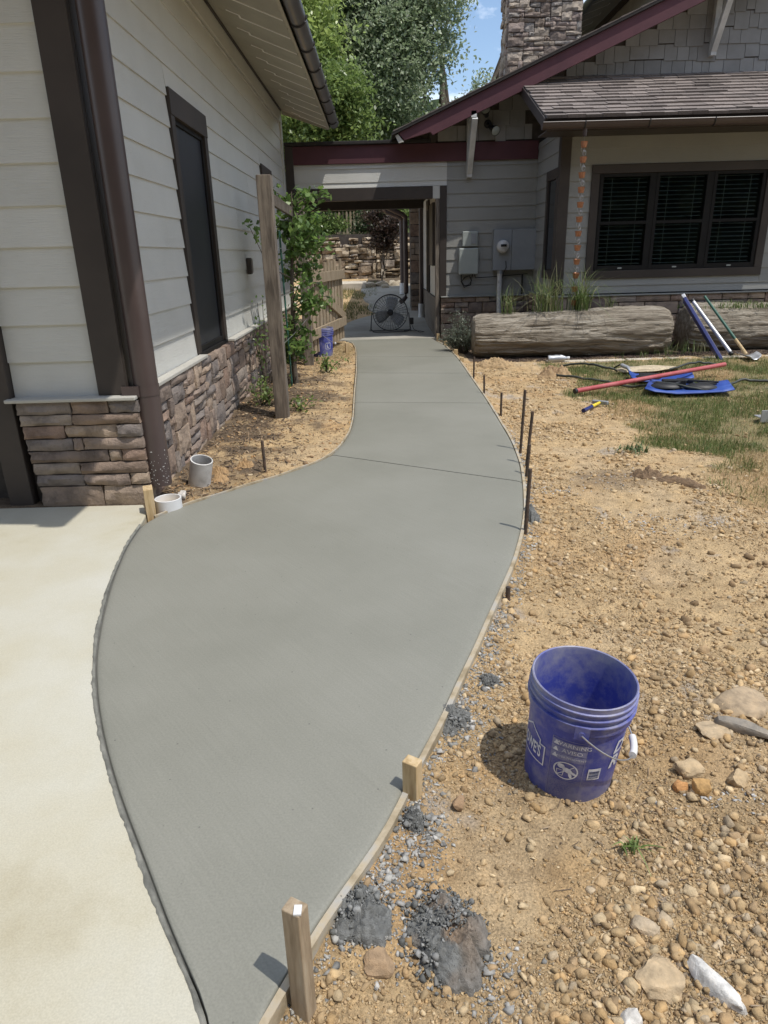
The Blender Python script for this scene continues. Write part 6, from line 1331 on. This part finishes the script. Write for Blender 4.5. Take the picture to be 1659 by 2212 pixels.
def tuft(label, x, y, z, n, h, seed, spread=.10, cols=((.10,.155,.045),(.13,.19,.06),(.17,.22,.08),(.30,.30,.16)), w_=.008, name='grass_tuft', lean=.75, group='grass tufts on and around the logs'):
    g = np.random.RandomState(seed); V = []; F = []; Cc = []
    for k in range(n):
        a = g.uniform(0,6.283); l = abs(g.normal())*lean*.5+.1; hh = h*g.uniform(.55,1.1); px, py = x+g.normal()*spread, y+g.normal()*spread*.6; wd = w_*g.uniform(.6,1.2); o = len(V); m = 6
        for i in range(m+1):
            u = i/m; r_ = l*hh*u*u*1.1; zz = z+hh*(u-l*.55*u*u*u); ww = wd*(1-u**1.6)*.5+.0004; ca, sa = math.cos(a), math.sin(a); V += [(px+ca*r_-sa*ww, py+sa*r_+ca*ww, zz), (px+ca*r_+sa*ww, py+sa*r_-ca*ww, zz)]
        F += [(o+2*i,o+2*i+1,o+2*i+3,o+2*i+2) for i in range(m)]; c = np.array(cols[g.randint(0,len(cols))])*g.uniform(.8,1.2); Cc += [c]*(2*(m+1))
    return tag(obj(name, npmesh(name, V, F, np.array(Cc)), M['blade']), label, 'grass tuft', group)
tuft('big spiky grass tuft on the log under the rain chain', 3.26, 11.60, .66, 130, .85, 1, .09, w_=.012, lean=1.25)
tuft('wide arching grass tuft on the log left of the rain chain', 2.72, 11.60, .66, 120, .80, 2, .13, w_=.012, lean=1.3)
tuft('thin grass tuft at the left end of the log', 2.08, 11.60, .64, 34, .58, 3, .06, w_=.011)
tuft('small grass sprigs on the log right of the rain chain', 3.75, 11.62, .66, 26, .34, 4, .05)
o_ = tuft('', 5.85, 11.66, .64, 420, .12, 5, .34, w_=.012, name='log_grass'); o_['kind'] = 'stuff'; del o_['category'], o_['group']
tuft('tall weeds in the gap between the two logs', 4.72, 11.22, -.05, 46, .30, 6, .14)
tuft('weeds at the foot of the far log under the screed', 5.15, 11.35, -.05, 30, .30, 7, .12)
tuft('ragged weed growing alone at the lawn edge near the clod', 2.02+.15, 5.75, -.06, 60, .11, 8, .08, ((.10,.15,.06),(.14,.19,.09)), .014, lean=1.4)
tuft('little green weed on the dirt in front of the bucket', .70, 1.555, -.07, 26, .045, 9, .018, ((.13,.19,.05),(.16,.22,.07)), .008, lean=1.5, group='weeds on the bare dirt')
tuft('weedy grass along the log front left of the gap', 4.2, 11.15, -.05, 40, .16, 10, .25)
lv = thing('lavender_bush', 'grey green lavender bush between the stub stakes and the log end', 'bush', (1.42,12.3,-.04)); g_ = np.random.RandomState(61); P = []; b = MB()
for k in range(60):
    a = g_.uniform(0,6.283); r_ = g_.uniform(.05,.42); e = np.array((1.42+math.cos(a)*r_, 12.1+math.sin(a)*r_*.8, g_.uniform(.2,.62)*(1.15-r_))); s0 = np.array((1.42+math.cos(a)*.05,12.1,-.05)); b.tube([s0,(s0+e)/2+np.array((0,0,.03)),e], [.006,.004,.002], 4)
    for j in range(46): u = g_.uniform(.35,1.05); P.append(s0*(1-u)+e*u+g_.normal(size=3)*.028)
obj('stem', b, M['bark'], lv); V, F, c = leaf_cards(np.array(P), .05, g_, LEAFCOL['sage'], .28); obj('foliage', npmesh('foliage', V, F, c), M['leaf'], lv)
